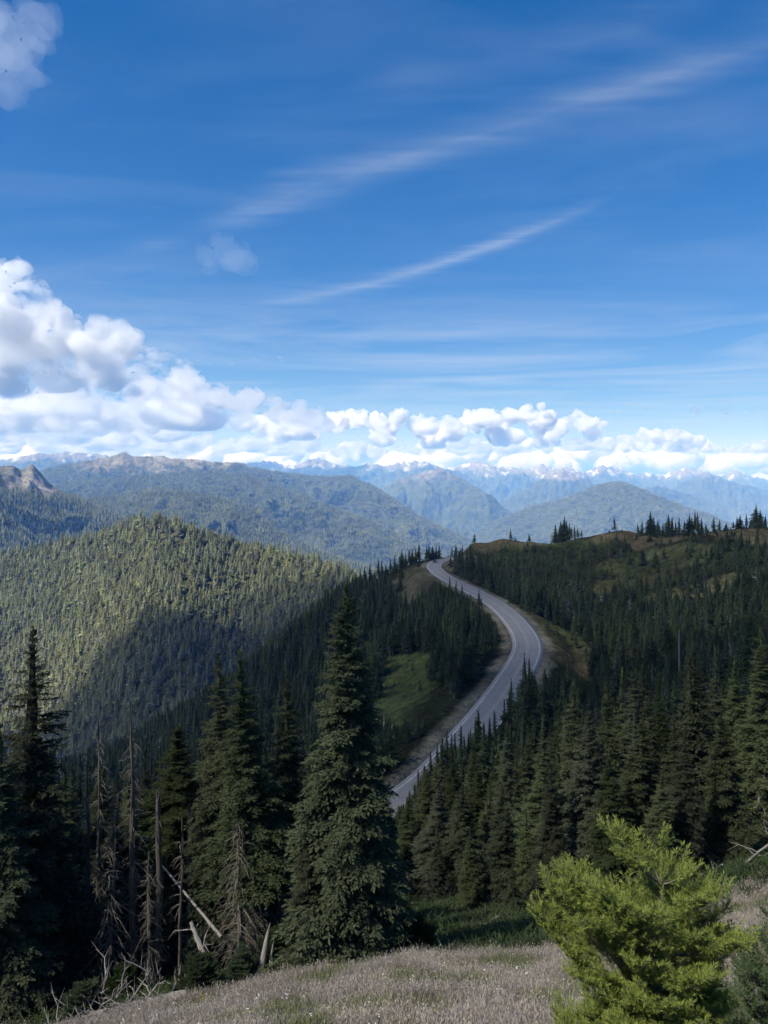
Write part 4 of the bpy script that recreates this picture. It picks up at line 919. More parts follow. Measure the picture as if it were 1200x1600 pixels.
cloud('cumulus_cloud', puffs([(975,688,10),(1005,682,12),(1025,676,8),(1050,684,14),(1080,690,13),(1105,700,10),(950,697,12),(1120,706,8),(1000,700,10),(1060,702,10)], 26000, 1500, 4, 6, k0=.85), 65, .011, 80,
      'small bright puffy cloud over the snowy peaks right of the middle', seed=4, flat=960, aniso=.5, tone=(.95, .96, .97, 1), thr=.385, size=800, rate=.03, fract=(9, 4))
cloud('cumulus_cloud', puffs([(1160,702,10),(1185,700,12),(1210,705,14),(1240,700,16),(1140,711,6)], 27000, 1500, 5, 6, k0=.85), 70, .011, 80,
      'lowest white cloud at the right edge above the mountains', seed=5, flat=960, aniso=.5, tone=(.95, .96, .97, 1), thr=.385, size=800, rate=.03, fract=(9, 4))
cloud('cumulus_cloud', puffs([(1080,640,7),(1110,633,12),(1135,640,10),(1165,643,8),(1195,640,10),(1230,642,12)], 15000, 900, 6, 6, .5, 1.0), 60, .003, 70,
      'thin flat grey-white cloud floating in blue sky at the right edge', seed=6, size=900)
cloud('cumulus_cloud', puffs([(965,642,4),(985,638,5),(1005,640,5),(1028,643,4)], 15000, 400, 7, 5, .4, 1.1), 45, .003, 50,
      'faint small grey wisp of cloud left of the flat floating cloud', seed=7, size=700)
cloud('cloud_wisp', puffs([(-30,30,40),(10,60,38),(30,95,32),(5,130,28),(45,40,26)], 6000, 300, 31, 5, .8, 1.0), 30, .0007, 60,
      'thin grey wisp of cloud in the top left corner of the sky', seed=31, fract=(5, 3))
cloud('cloud_wisp', puffs([(350,390,22),(375,410,20),(330,405,16)], 7000, 200, 32, 5, .8, 1.0), 30, .0005, 50,
      'faint grey smudge of cloud alone in the blue sky left of middle', seed=32, fract=(5, 3))
cloud('cloud_wisp', puffs([(360,566,5),(400,562,5),(440,560,4),(330,570,4)], 16000, 300, 33, 5, .4, 1.2), 40, .002, 30,
      'thin white streak of cloud just above the long stepping cloud', seed=33, size=400, rate=.05)
g = np.random.default_rng(12); lay = []
for i in range(300):
    y = g.uniform(10500, 34000); px = g.uniform(-250, 1350); 
    if g.uniform() < sstep(np.array(px), 420, 1500)*1.0: continue
    if px > 470 and y < 23000 or px > 1120: continue
    if y < 14000: continue
    r = g.uniform(250, 620)*(.75 if px > 470 else 1); lay.append(((px-600)/FPX*y, y, g.uniform(1080, 1280), r, .42))
cloud('cloud_bank', lay, 80, .0075, 110, 'grey flat-bottomed cloud layer lying along the tops of the mountains', kind='stuff', seed=8, flat=940, aniso=.6, tone=(.90, .92, .95, 1), thr=.40, fract=(4, 3), size=700, rate=.02)
lay = []
for i in range(190):
    y = g.uniform(37500, 46000); px = g.uniform(-200, 1450); r = g.uniform(500, 900)
    if px > 1130 and g.uniform() < .5: continue
    lay.append(((px-600)/FPX*y, y, g.uniform(500, 1500 if px < 1000 else 1000), r, .6))
cloud('far_cloud_bank', lay, 150, .006, 230, 'pale bank of clouds low on the horizon behind the farthest peaks', kind='stuff', seed=10, flat=200, aniso=.35, tone=(.93, .94, .96, 1))
# the cloud overhead, left of the view, whose shadow lies over the overlook and the road
SHADE = np.array([(-640,860),(-500,850),(-360,815),(-275,800),(-225,855),(-175,935),(-110,955),(-40,890),(100,870),(700,870),(800,500),(800,-200),(-560,-200),(-640,400)], float)
def inside(x, y, P):
    c = False; j = len(P)-1
    for i in range(len(P)):
        if (P[i,1] > y) != (P[j,1] > y) and x < (P[j,0]-P[i,0])*(y-P[i,1])/(P[j,1]-P[i,1])+P[i,0]: c = not c
        j = i
    return c
CB = 1250.0; kx, ky = sd.x/sd.z, sd.y/sd.z; ov = []; thin = []
for a in np.arange(-660, 900, 105):
    for b in np.arange(-260, 1240, 105):
        x = a+g.uniform(-30, 30); y = b+g.uniform(-30, 30); r = g.uniform(95, 125)
        if inside(x, y, SHADE):
            e = (CB+185); (thin if y < 200 else ov).append((x+kx*e, y+ky*e, CB+g.uniform(0, 60), r*1.05, .45))
cloud('overhead_cloud', ov, 26, .010, 30, 'grey cloud above and left of the view whose shadow darkens the slopes', kind='stuff', seed=9, aniso=.42, tone=(.98, .98, .985, 1))
cloud('thinned_overhead_cloud', thin, 26, 0.0075, 20, 'thin edge of the overhead cloud that dims the sun on the overlook', kind='stuff', seed=19, aniso=.42, tone=(.98, .98, .985, 1))  # out of view; cloud made thinner here to let more sun reach the overlook
# ---------------------------------------------------------------- dead wood
def snag(px, py, Y, r, nb, rb, label, lean=0.0, lean_px=0.0, top=None, mat=None, t0=.15, broken=False, seed=0):
    x, y, h = top_h(px, py, Y); g = np.random.default_rng(seed+500)
    e = link('dead_snag', None, loc=(x, y, float(gz(x, y))-.05)); n = 14
    z = np.linspace(-.2, h, n); w = np.cumsum(g.normal(0, .02, (n, 2)), 0); w[:,0] += lean*z; w -= w[1]
    rad = r*np.clip(1-z/h*(.55 if broken else .92), .05, 1); P = np.column_stack([w, z])
    V, F = tube(P, rad, 9); V += g.normal(0, .012, V.shape)
    parts = [(V, F)]
    if broken:                                           # splintered top
        for i in range(6):
            a = g.uniform(0, 6.28); q = P[-1]+np.array([math.cos(a), math.sin(a), 0])*rad[-1]*.6
            parts.append(tube(np.array([q-[0,0,.25], q+[0,0,.05], q+[g.normal(0,.03),0,g.uniform(.15,.5)]]), [.05,.035,.004], 4))
    link('trunk', tmesh('trunk', join(parts), mat or BARK), parent=e)
    if nb: link('dead_branches', tmesh('dead_branches', bare_branches(h, rb, nb, seed, t0, .97, .016, 4, .55, .35), mat or LICHEN, False), parent=e)
    return tag(e, label, 'dead tree', 'dead snags among the left-hand firs')
snag(207, 1090, 23.0, .15, 150, .7, 'tallest dead snag on the left, thin and bristling with short bare twigs', seed=1, lean=-.01)
snag(157, 1108, 25.0, .12, 110, .6, 'dead snag with brown matted twigs just left of the tallest snag', seed=2, t0=.3)
snag(132, 1165, 24.0, .13, 110, .65, 'third dead snag from the left edge, leaning a little, twigs hanging low', seed=3, lean=.015)
snag(248, 1251, 23.0, .13, 40, .5, 'broken-topped dead trunk between tallest snag and stubby fir', seed=4, broken=True)
snag(281, 1266, 22.5, .07, 30, .5, 'very thin bare pole standing by the split white stump', seed=5, lean=.006)
snag(296, 1270, 25.0, .13, 22, .5, 'thick broken dead trunk right of the very thin bare pole', seed=6, broken=True)
snag(318, 1350, 26.0, .09, 30, .5, 'short dead pole in the dark right of the thick broken trunk', seed=7)
snag(170, 1310, 22.0, .10, 80, 1.0, 'dead trunk hung with pale lichen threads left of the leaning pole', seed=8, t0=.05)
snag(88, 1235, 23.5, .10, 170, .8, 'shaggy grey dead fir between the tall gappy fir and the first thin snag', seed=21, t0=.05)
snag(178, 1215, 24.5, .09, 170, .75, 'shaggy brown dead fir filling the gap behind the two thin snags', seed=22, t0=.05, lean=.01)
snag(232, 1330, 22.2, .08, 120, .6, 'short shaggy dead fir right of the foot of the tallest snag', seed=23, t0=.05)
snag(330, 1300, 24.0, .09, 150, .7, 'shaggy grey dead fir behind the lower end of the leaning pole', seed=24, t0=.05)
snag(372, 1270, 22.0, .09, 190, .9, 'dead trunk draped in pale lichen below the lichened fir', seed=25, t0=.05)
snag(440, 1330, 22.8, .08, 110, .6, 'dark dead pole with short twigs beside the left foot of the centre fir', seed=26, t0=.05)
snag(1187, 1190, 33.5, .14, 60, .7, 'grey bare trunk at the right edge beside the tallest fir there', seed=9, mat=GREY, t0=.1)
snag(1061, 985, 170, .22, 0, .5, 'pale broken trunk standing among firs on the right hillside', seed=10, mat=GREY, broken=True)
for px, py, Y in ((760,1050,215),(772,1040,220),(748,1060,210),(735,1070,200),(612,1130,170),(625,1120,172),(642,1135,165),(655,1140,160),(640,1170,150),(700,1050,235),(600,1110,180),(780,1000,240),(722,1065,215)):
    x, y, h = top_h(px, py, Y)
    if 3 < h < 18:
        e = link('bare_snag', None, loc=(x, y, float(gz(x, y))-.1))
        link('trunk', tmesh('trunk', trunk_geo(h, .22, px, 5, 6, .03), GREY), parent=e)
        link('dead_branches', tmesh('dead_branches', bare_branches(h, 1.2, 24, px, .2, .95, .03, 1), GREY, False), parent=e)
        tag(e, 'bare grey trunk among the firs left of the road near the green meadow', 'dead tree', 'bare grey trunks by the road meadow')
def log(name, a, b, r0, r1, label, mat=GREY, limbs=0, seed=0, cat='log', rough=.015, group=None):
    g = np.random.default_rng(seed+900); a = np.array(a, float); b = np.array(b, float); L = np.linalg.norm(b-a); s = np.linspace(0, 1, 12)
    P = (b-a)*s[:,None]+g.normal(0, rough*L*.25, (12, 3))*np.array([1,1,.5]); V, F = tube(P, r0+(r1-r0)*s, 9); V += g.normal(0, r0*.08, V.shape)
    e = link(name, None, loc=a); link('trunk', tmesh('trunk', (V, F), mat), parent=e)
    if limbs:
        parts = []
        for i in range(limbs):
            t = g.uniform(.05, .95); q = (b-a)*t; d = nrm(np.array([g.normal(0, .8), g.normal(0, .6), g.uniform(.1, 1.2)])); l = g.uniform(.3, 1.1)
            ss = np.linspace(0, 1, 5)[:,None]; pth = q+d*l*ss+g.normal(0, .06*l, (5,3))*ss+np.array([0,0,-.25])*l*ss**2
            parts.append(tube(pth, .022*(1-ss[:,0]*.8), 4))
            for k in range(2):
                u = g.integers(1, 4); d2 = nrm(d+g.normal(0, .6, 3)); parts.append(tube(pth[u]+d2*l*.4*np.linspace(0,1,3)[:,None], [.011,.008,.003], 3))
        link('branches', tmesh('branches', join(parts), mat, False), parent=e)
    return tag(e, label, cat, group)
def on(px, Y, dz=0.0): x = at_px(px, Y); return np.array([x, Y, float(gz(x, Y))+dz])
log('fallen_log', P3(253,1352,24.5), P3(346,1464,21.5), .022, .048, 'straight pale dead pole leaning down to the right across the dark trunks', seed=1, rough=.002)
log('fallen_log', on(150,18.3,.12), on(292,18.7,.20), .10, .15, 'whitish weathered log lying on the grass edge at lower left', limbs=12, seed=2)
log('fallen_log', on(60,18.0,.1), on(165,18.3,.2), .05, .07, 'thin grey branch lying left of the whitish log in the corner', limbs=14, seed=3)
for i, (px, Y, dx, h) in enumerate(((150,18.6,.25,1.3),(165,18.7,.5,1.0),(190,18.8,.7,1.1),(120,18.5,.3,.8),(215,19,.6,.8))):
    p = on(px, Y, -.05); log('broken_branch', p, p+np.array([dx, .1, h]), .03, .008, 'bare bleached branch sticking up beside the whitish log', limbs=4, seed=10+i, cat='branch', group='bleached branches beside the log')
def stump(px, Y, parts, label, seed):
    g = np.random.default_rng(seed); o = on(px, Y, -.1); e = link('split_stump', None, loc=o); ps = []
    for dx, dy, h, r, ln in parts:
        s = np.linspace(0, 1, 6); P = np.column_stack([dx+ln*s, dy+0*s, h*s])+g.normal(0, .012, (6,3)); V, F = tube(P, r*np.array([1.15,1,.95,.8,.55,.08]), 5); ps.append((V, F))
    link('splinters', tmesh('splinters', join(ps), GREY, False), parent=e)
    V, F = tube(np.array([[.0,.05,-.2],[.0,.05,.1],[0.02,.05,.3]]), [.30,.24,.18], 9); link('stump_base', tmesh('stump_base', (V+g.normal(0,.02,V.shape), F), BARK), parent=e)
    return tag(e, label, 'stump')
stump(279, 19.3, [(-.12,0,.95,.055,.05),(-.02,.02,1.05,.06,.08),(.08,.03,.9,.055,.10),(.16,.0,1.0,.04,.09)], 'split white stump of upright splinters at the foot of the thin pole', 3)
stump(415, 20.6, [(-.15,0,1.6,.10,.25),(.05,.02,1.1,.06,.16),(.25,-.05,.8,.05,-.1)], 'pale split wood at the foot of the lichened fir', 4)
stump(357, 19.3, [(-.1,0,.45,.05,.02),(0,.02,.5,.05,.0),(.1,.03,.5,.06,.02),(.17,.0,.35,.05,-.02)], 'low chewed-off pale stump right of the small firs in the grass', 5)
log('fallen_log', P3(298,1440,21.5), P3(318,1490,21.2), .05, .09, 'curved pale broken bough above the small bright fir at lower left', limbs=5, seed=7, rough=.04)
log('fallen_log', on(1165,27.0,.3), on(1215,25.5,1.0), .05, .04, 'pale fallen branch lying on dark ground at the right edge', limbs=5, seed=8)
log('fallen_log', on(1040,27.5,.1), on(1130,28.5,.3), .05, .04, 'thin grey log on dark ground behind the bright young fir', limbs=3, seed=12)
log('fallen_log', on(740,27.5,.1), on(790,25.0,.2), .04, .03, 'slim pale pole lying in the green gap right of the centre fir', limbs=2, seed=9)
# brown mound of earth at the edge of the grass
V, F = ICO; g = np.random.default_rng(5); V = V*np.array([.42,.35,.30]); V = V*(1+.18*perlin(V[:,0]*9, V[:,1]*9+V[:,2]*7, 3))[:,None]
def earth_material():
    m = NT('bare_earth'); pos = m.n('ShaderNodeNewGeometry').outputs['Position']; n = m.noise(12, 6, .7, pos)
    return m.done(m.n('ShaderNodeBsdfDiffuse', {'Color': m.ramp(n, [(.3, (.09,.065,.045)), (.7, (.24,.18,.13))]), 'Normal': m.n('ShaderNodeBump', {'Strength': .8, 'Distance': .05, 'Height': n}).outputs[0]}).outputs[0])
e = link('earth_mound', None, loc=on(470, 20.2, .05)); link('soil', mesh_from('soil', V, F, earth_material(), True), parent=e)
ps = []
for i in range(60):
    a = g.uniform(0, 6.28); q = np.array([math.cos(a)*.3, math.sin(a)*.25, g.uniform(.0, .3)]); ps.append(tube(np.array([q, q+g.normal(0,.12,3)+[math.cos(a)*.12,math.sin(a)*.1,.02], q+[math.cos(a)*.3,math.sin(a)*.25,-.12]]), [.006,.005,.002], 3))
link('roots', tmesh('roots', join(ps), LICHEN, False), parent=e); tag(e, 'rounded brown mound of earth and roots left of the centre fir foot', 'mound')

# ---------------------------------------------------------------- young firs with real needles
BRIGHT = needle_material('young_needles', (.12, .185, .055), (.38, .46, .17), trans=.3)
GREEN = needle_material('sapling_needles', (.035, .070, .024), (.10, .155, .055), trans=.2)
def young_fir(h, rb, z0, nwh, seed, nl=.021, nw=.0011, dens=520, up=.75, bias=(0,0), per=7, skirt=1.0, pw=.62):
    """trunk, twigs and needles of a small fir; every shoot is set with needles all round"""
    g = np.random.default_rng(seed); seg = []; wood_ = [tube(np.column_stack([np.linspace(0,.03,8), np.zeros(8), np.linspace(-.1,h,8)]), .022*h/1.8*np.linspace(1,.1,8)**1.3, 7)]
    def shoot(p, d, L, lvl):
        n = 6; s = np.linspace(0, 1, n); b = np.array([0,0,1.])*(.30 if lvl < 2 else .1)
        P = p+d*L*s[:,None]+b*L*(s**2)[:,None]+g.normal(0, .012*L, (n,3)); seg.append((P, lvl, L)); wood_.append(tube(P, (.0085,.0045,.0022,.0015)[lvl]*(1-.7*s)*(.6+L), 4 if lvl < 2 else 3))
        if lvl >= 3 or L < .035: return
        k = int((7,6,4)[lvl]*(.6+.6*min(1, L/.35))); dd = nrm(P[-1]-P[0])
        sd_ = nrm(np.cross(dd, [0,0,1.]))
        for i in range(k):
            t = .22+.74*(i+g.uniform(.2,.8))/k; q = P[0]+(P[-1]-P[0])*t*.98+b*L*(t*t-t)
            for sg in (-1, 1):
                a = g.uniform(.6, .95); e = nrm(dd*math.cos(a)+sd_*sg*math.sin(a)+np.array([0,0,1.])*g.normal(.14,.18))
                l = L*(.52*(1-t)+.13)*g.uniform(.75,1.25)
                if l > .03: shoot(q, e, l, lvl+1)
    for w in range(nwh):
        t = (w+.3)/nwh; z = h*(z0+(1-z0)*t*.93); L = max(.1*rb, rb*(1-t)**pw)*(skirt if t < .35 else 1)
        for i in range(per if t < .8 else 5):
            a = 6.28*(i+g.uniform(-.3,.3))/per+w*1.1; l = L*g.uniform(.6,1.3)*(1+bias[0]*math.cos(a)+bias[1]*math.sin(a))
            shoot(np.array([.03*t,0,z]), nrm(np.array([math.cos(a), math.sin(a), up*(.35+t)+g.normal(0,.12)])), l, 0 if l > .25 else 1)
    shoot(np.array([.03,0,h*.93]), np.array([.05,0,1.]), h*.08, 2)
    for _ in range(3): seg.append((np.column_stack([np.linspace(.01,.03,6), np.zeros(6), np.linspace(h*.4,h*1.0,6)]), 2, h*.5))
    Ps, Ds, Ls, Tn = [], [], [], []
    for P, lvl, L in seg:
        l = np.linalg.norm(P[-1]-P[0]); m = max(10, int(l*dens)); s = g.uniform(.05 if lvl > 1 else .2, 1.0, m)*(len(P)-1.001); i = s.astype(int); f = (s-i)[:,None]
        q = P[i]*(1-f)+P[i+1]*f; ax = nrm(P[i+1]-P[i]); r = nrm(np.cross(ax, g.normal(0,1,(m,3)))); r[:,2] = r[:,2]*.8+.15
        fr = (s/(len(P)-1)); ang = (1.05-.55*fr**2)[:,None]
        Ps.append(q); Ds.append(nrm(ax*np.cos(ang)+r*np.sin(ang))); Ls.append(nl*g.uniform(.75,1.2,m)*(1-.25*fr)); Tn.append(np.clip((.25+.55*fr if lvl > 0 else .35*fr+.2)+g.normal(0,.12,m), 0, 1))
    P, D, L, T = np.concatenate(Ps), np.concatenate(Ds), np.concatenate(Ls), np.concatenate(Tn)
    S = nrm(np.cross(D, g.normal(0,1,D.shape))); V, F = kites(P, D, S, L, np.full(len(L), nw)); c = np.repeat(np.stack([T,T,T,np.ones_like(T)],1),4,0)
    return (V, F, c), join(wood_)
def plant_young(name, px, Y, h, label, args, mat, rot=0.0, cat='young tree', group=None, s=1.0):
    (V, F, c), W = young_fir(h=h, **args); e = link(name, None, loc=on(px, Y, -.03)); e.rotation_euler = (0, 0, rot); e.scale = (s,)*3
    link('needles', mesh_from('needles', V, F, mat, colors=c), parent=e); link('twigs', tmesh('twigs', W, TWIG, False), parent=e); return tag(e, label, cat, group)
TWIG = wood_material('young_twigs', (.09,.07,.05), (.26,.22,.18), 20)
plant_young('young_fir', 1024, 3.0, 1.84, 'bright yellow-green young fir filling the bottom right corner, nearest plant of all',
            dict(rb=.54, z0=.10, nwh=12, per=8, seed=4, bias=(-.22,-.1), skirt=.85, up=.42, pw=.36, nl=.025, nw=.0014, dens=560), BRIGHT)
plant_young('young_fir', 1215, 4.4, 1.50, 'darker young fir partly cut by the right edge behind the bright one', dict(rb=.5, z0=.15, nwh=6, seed=9, dens=330, nw=.0018), GREEN)
sm = dict(rb=.62, z0=.06, nwh=7, seed=21, nl=.035, nw=.004, dens=170, up=.25)
plant_young('fir_sapling', 312, 19.2, 1.25, 'small green fir sapling in front of the split white stump', sm, GREEN, cat='sapling')
plant_young('fir_sapling', 375, 20.4, 1.2, 'pale small fir sapling beside the low chewed-off stump', dict(sm, seed=22, rb=.5), GREEN, cat='sapling')
plant_young('fir_sapling', 432, 21.0, 1.5, 'spreading green sapling between the pale split wood and the earth mound', dict(sm, seed=23, rb=.7), GREEN, cat='sapling')
plant_young('fir_sapling', 190, 21.0, 1.1, 'dark low sapling behind the bleached branches', dict(sm, seed=24, rb=.6), GREEN, cat='sapling')
plant_young('fir_sapling', 130, 18.6, 1.1, 'dark sapling left of the whitish log', dict(sm, seed=25, rb=.6), GREEN, cat='sapling')
plant_young('fir_sapling', 640, 21.5, 1.3, 'low spreading sapling at the right foot of the centre fir', dict(sm, seed=26, rb=.8), GREEN, cat='sapling')

# ---------------------------------------------------------------- grass, flowers, undergrowth
def blade_material(name, a, b, tr=.25):
    m = NT(name); at = m.n('ShaderNodeAttribute', attribute_name='tint').outputs['Fac']; r = m.n('ShaderNodeObjectInfo').outputs['Random']
    c = m.mix(at, (*a, 1), (*b, 1)); pos = m.n('ShaderNodeNewGeometry').outputs['Position']
    c = m.n('ShaderNodeHueSaturation', {'Value': m.math('MULTIPLY_ADD', m.noise(.9, 5, .6, pos), 1.1, .5), 'Hue': m.math('MULTIPLY_ADD', r, .05, .475), 'Saturation': m.math('MULTIPLY_ADD', r, .5, .75), 'Color': c}).outputs[0]
    return m.done(m.n('ShaderNodeMixShader', {0: tr, 1: m.n('ShaderNodeBsdfDiffuse', {'Color': c}).outputs[0], 2: m.n('ShaderNodeBsdfTranslucent', {'Color': c}).outputs[0]}).outputs[0])
def tuft(seed, n, hh, rad, wd, curl=.5, heads=0.3):
    g = np.random.default_rng(seed); a = g.uniform(0, 6.28, n); r = rad*np.sqrt(g.uniform(0, 1, n)); B = np.stack([r*np.cos(a), r*np.sin(a), np.full(n, -.02)], 1)
    d = nrm(np.stack([g.normal(0, .28, n), g.normal(0, .28, n), np.ones(n)], 1)); L = hh*g.uniform(.5, 1.25, n); ln = nrm(np.stack([g.normal(.3,1,n), g.normal(0,1,n), np.zeros(n)],1)); S = nrm(np.cross(d, ln)); V = []; 
    for s, w in ((0, 1), (.4, .8), (.75, .5), (1, .08)):
        c = B+d*(L*s)[:,None]+ln*(L*curl*s*s*.6)[:,None]-np.array([0,0,1.])*(L*curl*.25*s**3)[:,None]
        V += [c-S*wd*w, c+S*wd*w]
    V = np.stack(V, 1); m = np.arange(n)[:,None]*8; F = np.concatenate([m+np.array([[k*2, k*2+1, k*2+3, k*2+2]]) for k in range(3)])
    T = np.repeat(g.uniform(0, 1, n), 8)
    V = V.reshape(-1, 3); hd = g.uniform(0, 1, n) < heads; top = V.reshape(n, 8, 3)[hd, 6]; o = len(V)
    if hd.any():
        k2, f2 = kites(top-[0,0,.02], nrm(np.stack([g.normal(0,.3,len(top)), g.normal(0,.3,len(top)), np.ones(len(top))],1)), nrm(g.normal(0,1,(len(top),3))*[1,1,.1]), np.full(len(top), hh*.22), np.full(len(top), wd*2.2))
        V = np.vstack([V, k2]); F = np.vstack([F, f2+o]); T = np.concatenate([T, np.full(len(k2), .95)])
    return V, F, np.stack([T, T, T, np.ones_like(T)], 1)
DRY = blade_material('dry_grass_blades', (.19,.155,.125), (.44,.385,.32)); MIX = blade_material('mixed_grass_blades', (.10,.12,.045), (.28,.27,.15)); UND = blade_material('undergrowth_leaves', (.030,.042,.020), (.070,.092,.042))
for i in range(4):
    for nm, mt, aa in (('gd', DRY, dict(n=64, hh=.24, rad=.22, wd=.0032, heads=.35)), ('gm', MIX, dict(n=64, hh=.17, rad=.22, wd=.0038, heads=.05)), ('gu', UND, dict(n=70, hh=.27, rad=.40, wd=.018, curl=1.0, heads=0))):
        V, F, c = tuft(400+i, **aa); KIN['%s%d' % (nm, i)] = dict(h=1, r=1, parts=[('tuft', mesh_from('tuft', V, F, mt, colors=c))])
def strew(n, y0, y1, keep=None, xs=.62):
    y = y0+(y1-y0)*rng.uniform(0, 1, n)**.9; x = rng.uniform(-1, 1, n)*(y*xs+2.0)
    if keep is not None: k = keep(x, y); x, y = x[k], y[k]
    return x, y
edge = lambda x, y: y < 20.2+2.0*fbm(x/2.5, y/2.5, 3, 8)-1.6*(1-sstep(x, -5, -1.5))+np.where(x > 7, 2.5, 0)
x, y = strew(15000, 4.0, 24.0, edge); k = np.where(fbm(x/2.2, y/2.2, 3, 41)-.15*(x < -2) < .12, 0, 4)+rng.integers(0, 4, len(x))
hz = .8+.5*fbm(x/1.5, y/1.5, 2, 42)+.35*sstep(y, 15, 20); wood('dry_grass', np.column_stack([x, y, np.clip(hz, .4, 2), rng.uniform(.8, 1.3, len(x)), k]), ['gd0','gd1','gd2','gd3','gm0','gm1','gm2','gm3'], 'pinkish brown dry grass covering the near slope at the bottom', 'grass', sink=.01)
x, y = strew(5200, 19.0, 36.0, lambda x, y: ~edge(x, y)); wood('undergrowth', np.column_stack([x, y, rng.uniform(.5, 1.3, len(x))*np.where(x < -1, .55, 1), rng.uniform(.8, 1.4, len(x)), rng.integers(0, 4, len(x))]), ['gu0','gu1','gu2','gu3'], 'dark green undergrowth between the grass edge and the firs', 'undergrowth', sink=.02)
def petal_material(name, c): m = NT(name); return m.done(m.n('ShaderNodeBsdfDiffuse', {'Color': (*c, 1)}).outputs[0])
def flower(seed, col, r):
    g = np.random.default_rng(seed); P, D, S, L, W = [], [], [], [], []
    for i in range(3):
        p = np.array([g.normal(0,.05), g.normal(0,.05), g.uniform(.16,.30)])
        for a in np.arange(7)*.9: P.append(p); D.append([math.cos(a), math.sin(a), .25]); S.append([-math.sin(a), math.cos(a), 0]); L.append(r); W.append(r*.35)
        P.append([p[0], p[1], 0]); D.append([0,0,1]); S.append([1,0,0]); L.append(p[2]); W.append(.002)
    V, F = kites(np.array(P, float), nrm(np.array(D, float)), np.array(S, float), np.array(L), np.array(W)); return mesh_from('flower', V, F, col)
WP, YP = petal_material('white_petals', (.75,.74,.68)), petal_material('yellow_petals', (.62,.47,.06))
for i, (m_, r) in enumerate(((WP,.010),(WP,.015),(WP,.009),(YP,.016))): KIN['fl%d' % i] = dict(h=1, r=1, parts=[('flower', flower(600+i, m_, r))])
x, y = strew(750, 5.0, 20.5, lambda x, y: edge(x, y) & (rng.uniform(0, 1, x.shape) < sstep(fbm(x/2.5, y/2.5, 2, 61)+.25*(x < 0), -.15, .7)))
wood('wildflowers', np.column_stack([x, y, rng.uniform(.8, 1.3, len(x)), np.ones(len(x)), np.where(rng.uniform(0,1,len(x)) < .06, 3, rng.integers(0, 3, len(x)))]), ['fl0','fl1','fl2','fl3'], 'tiny white and yellow wildflowers scattered through the dry grass', 'flowers', sink=0)

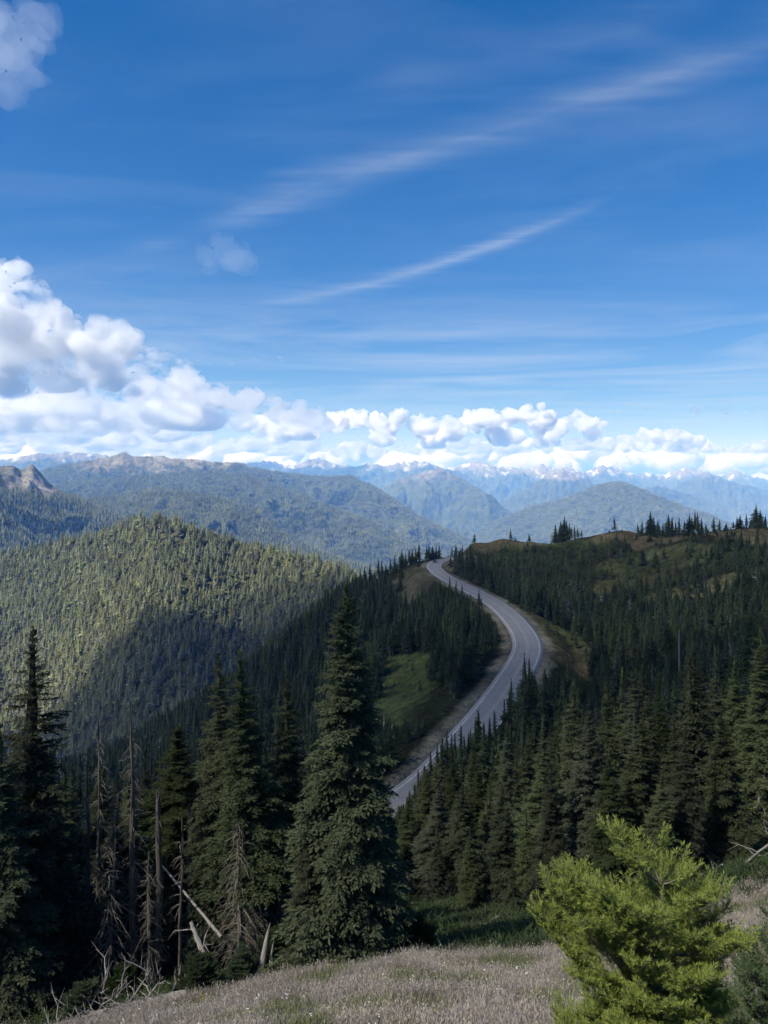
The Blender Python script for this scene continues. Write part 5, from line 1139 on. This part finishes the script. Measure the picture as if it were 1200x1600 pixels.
# ---------------------------------------------------------------- the car on the far bend
def car(i0, side, label):
    c = ROADC[i0]; t = RT[i0]; nrm_ = RN[i0]
    e = link('car', None, loc=(c[0]+nrm_[0]*side, c[1]+nrm_[1]*side, ROAD_Z+.03)); e.rotation_euler = (0, 0, math.atan2(t[1], t[0])+math.pi); e.scale = (1.15, 1.15, 1.2)
    def princ(n, col, r, met=0, coat=0): m = NT(n); return m.done(m.n('ShaderNodeBsdfPrincipled', {'Base Color': (*col, 1), 'Roughness': r, 'Metallic': met, 'Coat Weight': coat}).outputs[0])
    paint = princ('dark_red_paint', (.10,.02,.022), .3, .2, 1); glass = princ('car_glass', (.02,.022,.025), .05); rub = princ('tyre_rubber', (.02,.02,.02), .9); rim = princ('rim_metal', (.5,.5,.52), .3, 1); lamp = princ('lamp_glass', (.75,.75,.72), .1); red = princ('tail_lamp_glass', (.4,.02,.02), .2)
    def loft(secs):
        V = []; 
        for x, zb, zt, hw, hwt in secs: V += [(x,-hw,zb),(x,-hw,zb+(zt-zb)*.55),(x,-hwt,zt),(x,hwt,zt),(x,hw,zb+(zt-zb)*.55),(x,hw,zb)]
        n = len(secs); F = [[a*6+k, a*6+(k+1) % 6, (a+1)*6+(k+1) % 6, (a+1)*6+k] for a in range(n-1) for k in range(6)]
        F += [[0,1,4,5],[1,2,3,4]]+[[(n-1)*6+q for q in r] for r in ((5,4,1,0),(4,3,2,1))]; return np.array(V), np.array(F)
    link('body', mesh_from('body', *loft([(-2.25,.35,.75,.80,.74),(-2.15,.25,.95,.88,.80),(-1.4,.22,1.02,.92,.84),(0,.22,1.0,.93,.85),(1.2,.22,.95,.92,.84),(1.95,.24,.82,.88,.78),(2.2,.35,.66,.78,.70)]), paint, True), parent=e)
    link('window', mesh_from('window', *loft([(-1.95,.98,1.02,.78,.74),(-1.35,.99,1.40,.78,.62),(-.2,.99,1.46,.79,.64),(.45,.97,1.40,.79,.62),(1.2,.93,.99,.78,.72)]), glass, True), parent=e)
    link('roof', mesh_from('roof', *loft([(-1.4,1.39,1.45,.64,.58),(-.8,1.44,1.52,.66,.6),(0,1.45,1.52,.66,.6),(.5,1.38,1.44,.63,.57)]), paint, True), parent=e)
    for sx in (-1.35, 1.35):
        for sy in (-1, 1):
            P = np.array([[sx,sy*.72,.33],[sx,sy*.93,.33]]); V, F = tube(P, [.33,.33], 16)
            w = link('wheel', mesh_from('wheel', V, [F]+[np.arange(16)[None,:]+16], rub), parent=e)
            V, F = tube(np.array([[sx,sy*.90,.33],[sx,sy*.945,.33]]), [.2,.2], 12); link('rim', mesh_from('rim', V, [F]+[np.arange(12)[None,:]+12], rim), parent=w)
    for sy in (-1, 1):
        V, F = ICO; link('headlight', mesh_from('headlight', V*[.08,.16,.07]+[2.12,sy*.6,.68], F, lamp, True), parent=e); link('taillight', mesh_from('taillight', V*[.06,.12,.08]+[-2.18,sy*.66,.82], F, red, True), parent=e)
    return tag(e, label, 'car')
_i = int(np.argmin(np.hypot(ROADC[:,0]-30, ROADC[:,1]-447)))
car(_i, .9, 'small dark red car driving on the far bend of the mountain road')
# ---------------------------------------------------------------- the air
def haze():
    x0, x1, y0, y1, z0, z1 = -33000, 33000, -600, 35500, -1900, 760
    v = [(x0,y0,z0),(x1,y0,z0),(x1,y1,z0),(x0,y1,z0),(x0,y0,z1),(x1,y0,z1),(x1,y1,z1),(x0,y1,z1)]
    f = [(0,3,2,1),(4,5,6,7),(0,1,5,4),(1,2,6,5),(2,3,7,6),(3,0,4,7)]
    m = NT('air'); p = m.n('ShaderNodeVolumePrincipled', {'Color': (0.18, 0.42, 1.0, 1), 'Density': 7.8e-5, 'Anisotropy': 0.1, 'Absorption Color': (1, 1, 1, 1)})
    m.t.links.new(p.outputs[0], m.out.inputs['Volume'])
    tag(link('haze', mesh_from('haze', v, np.array(f), m.m)), kind='stuff')
haze()
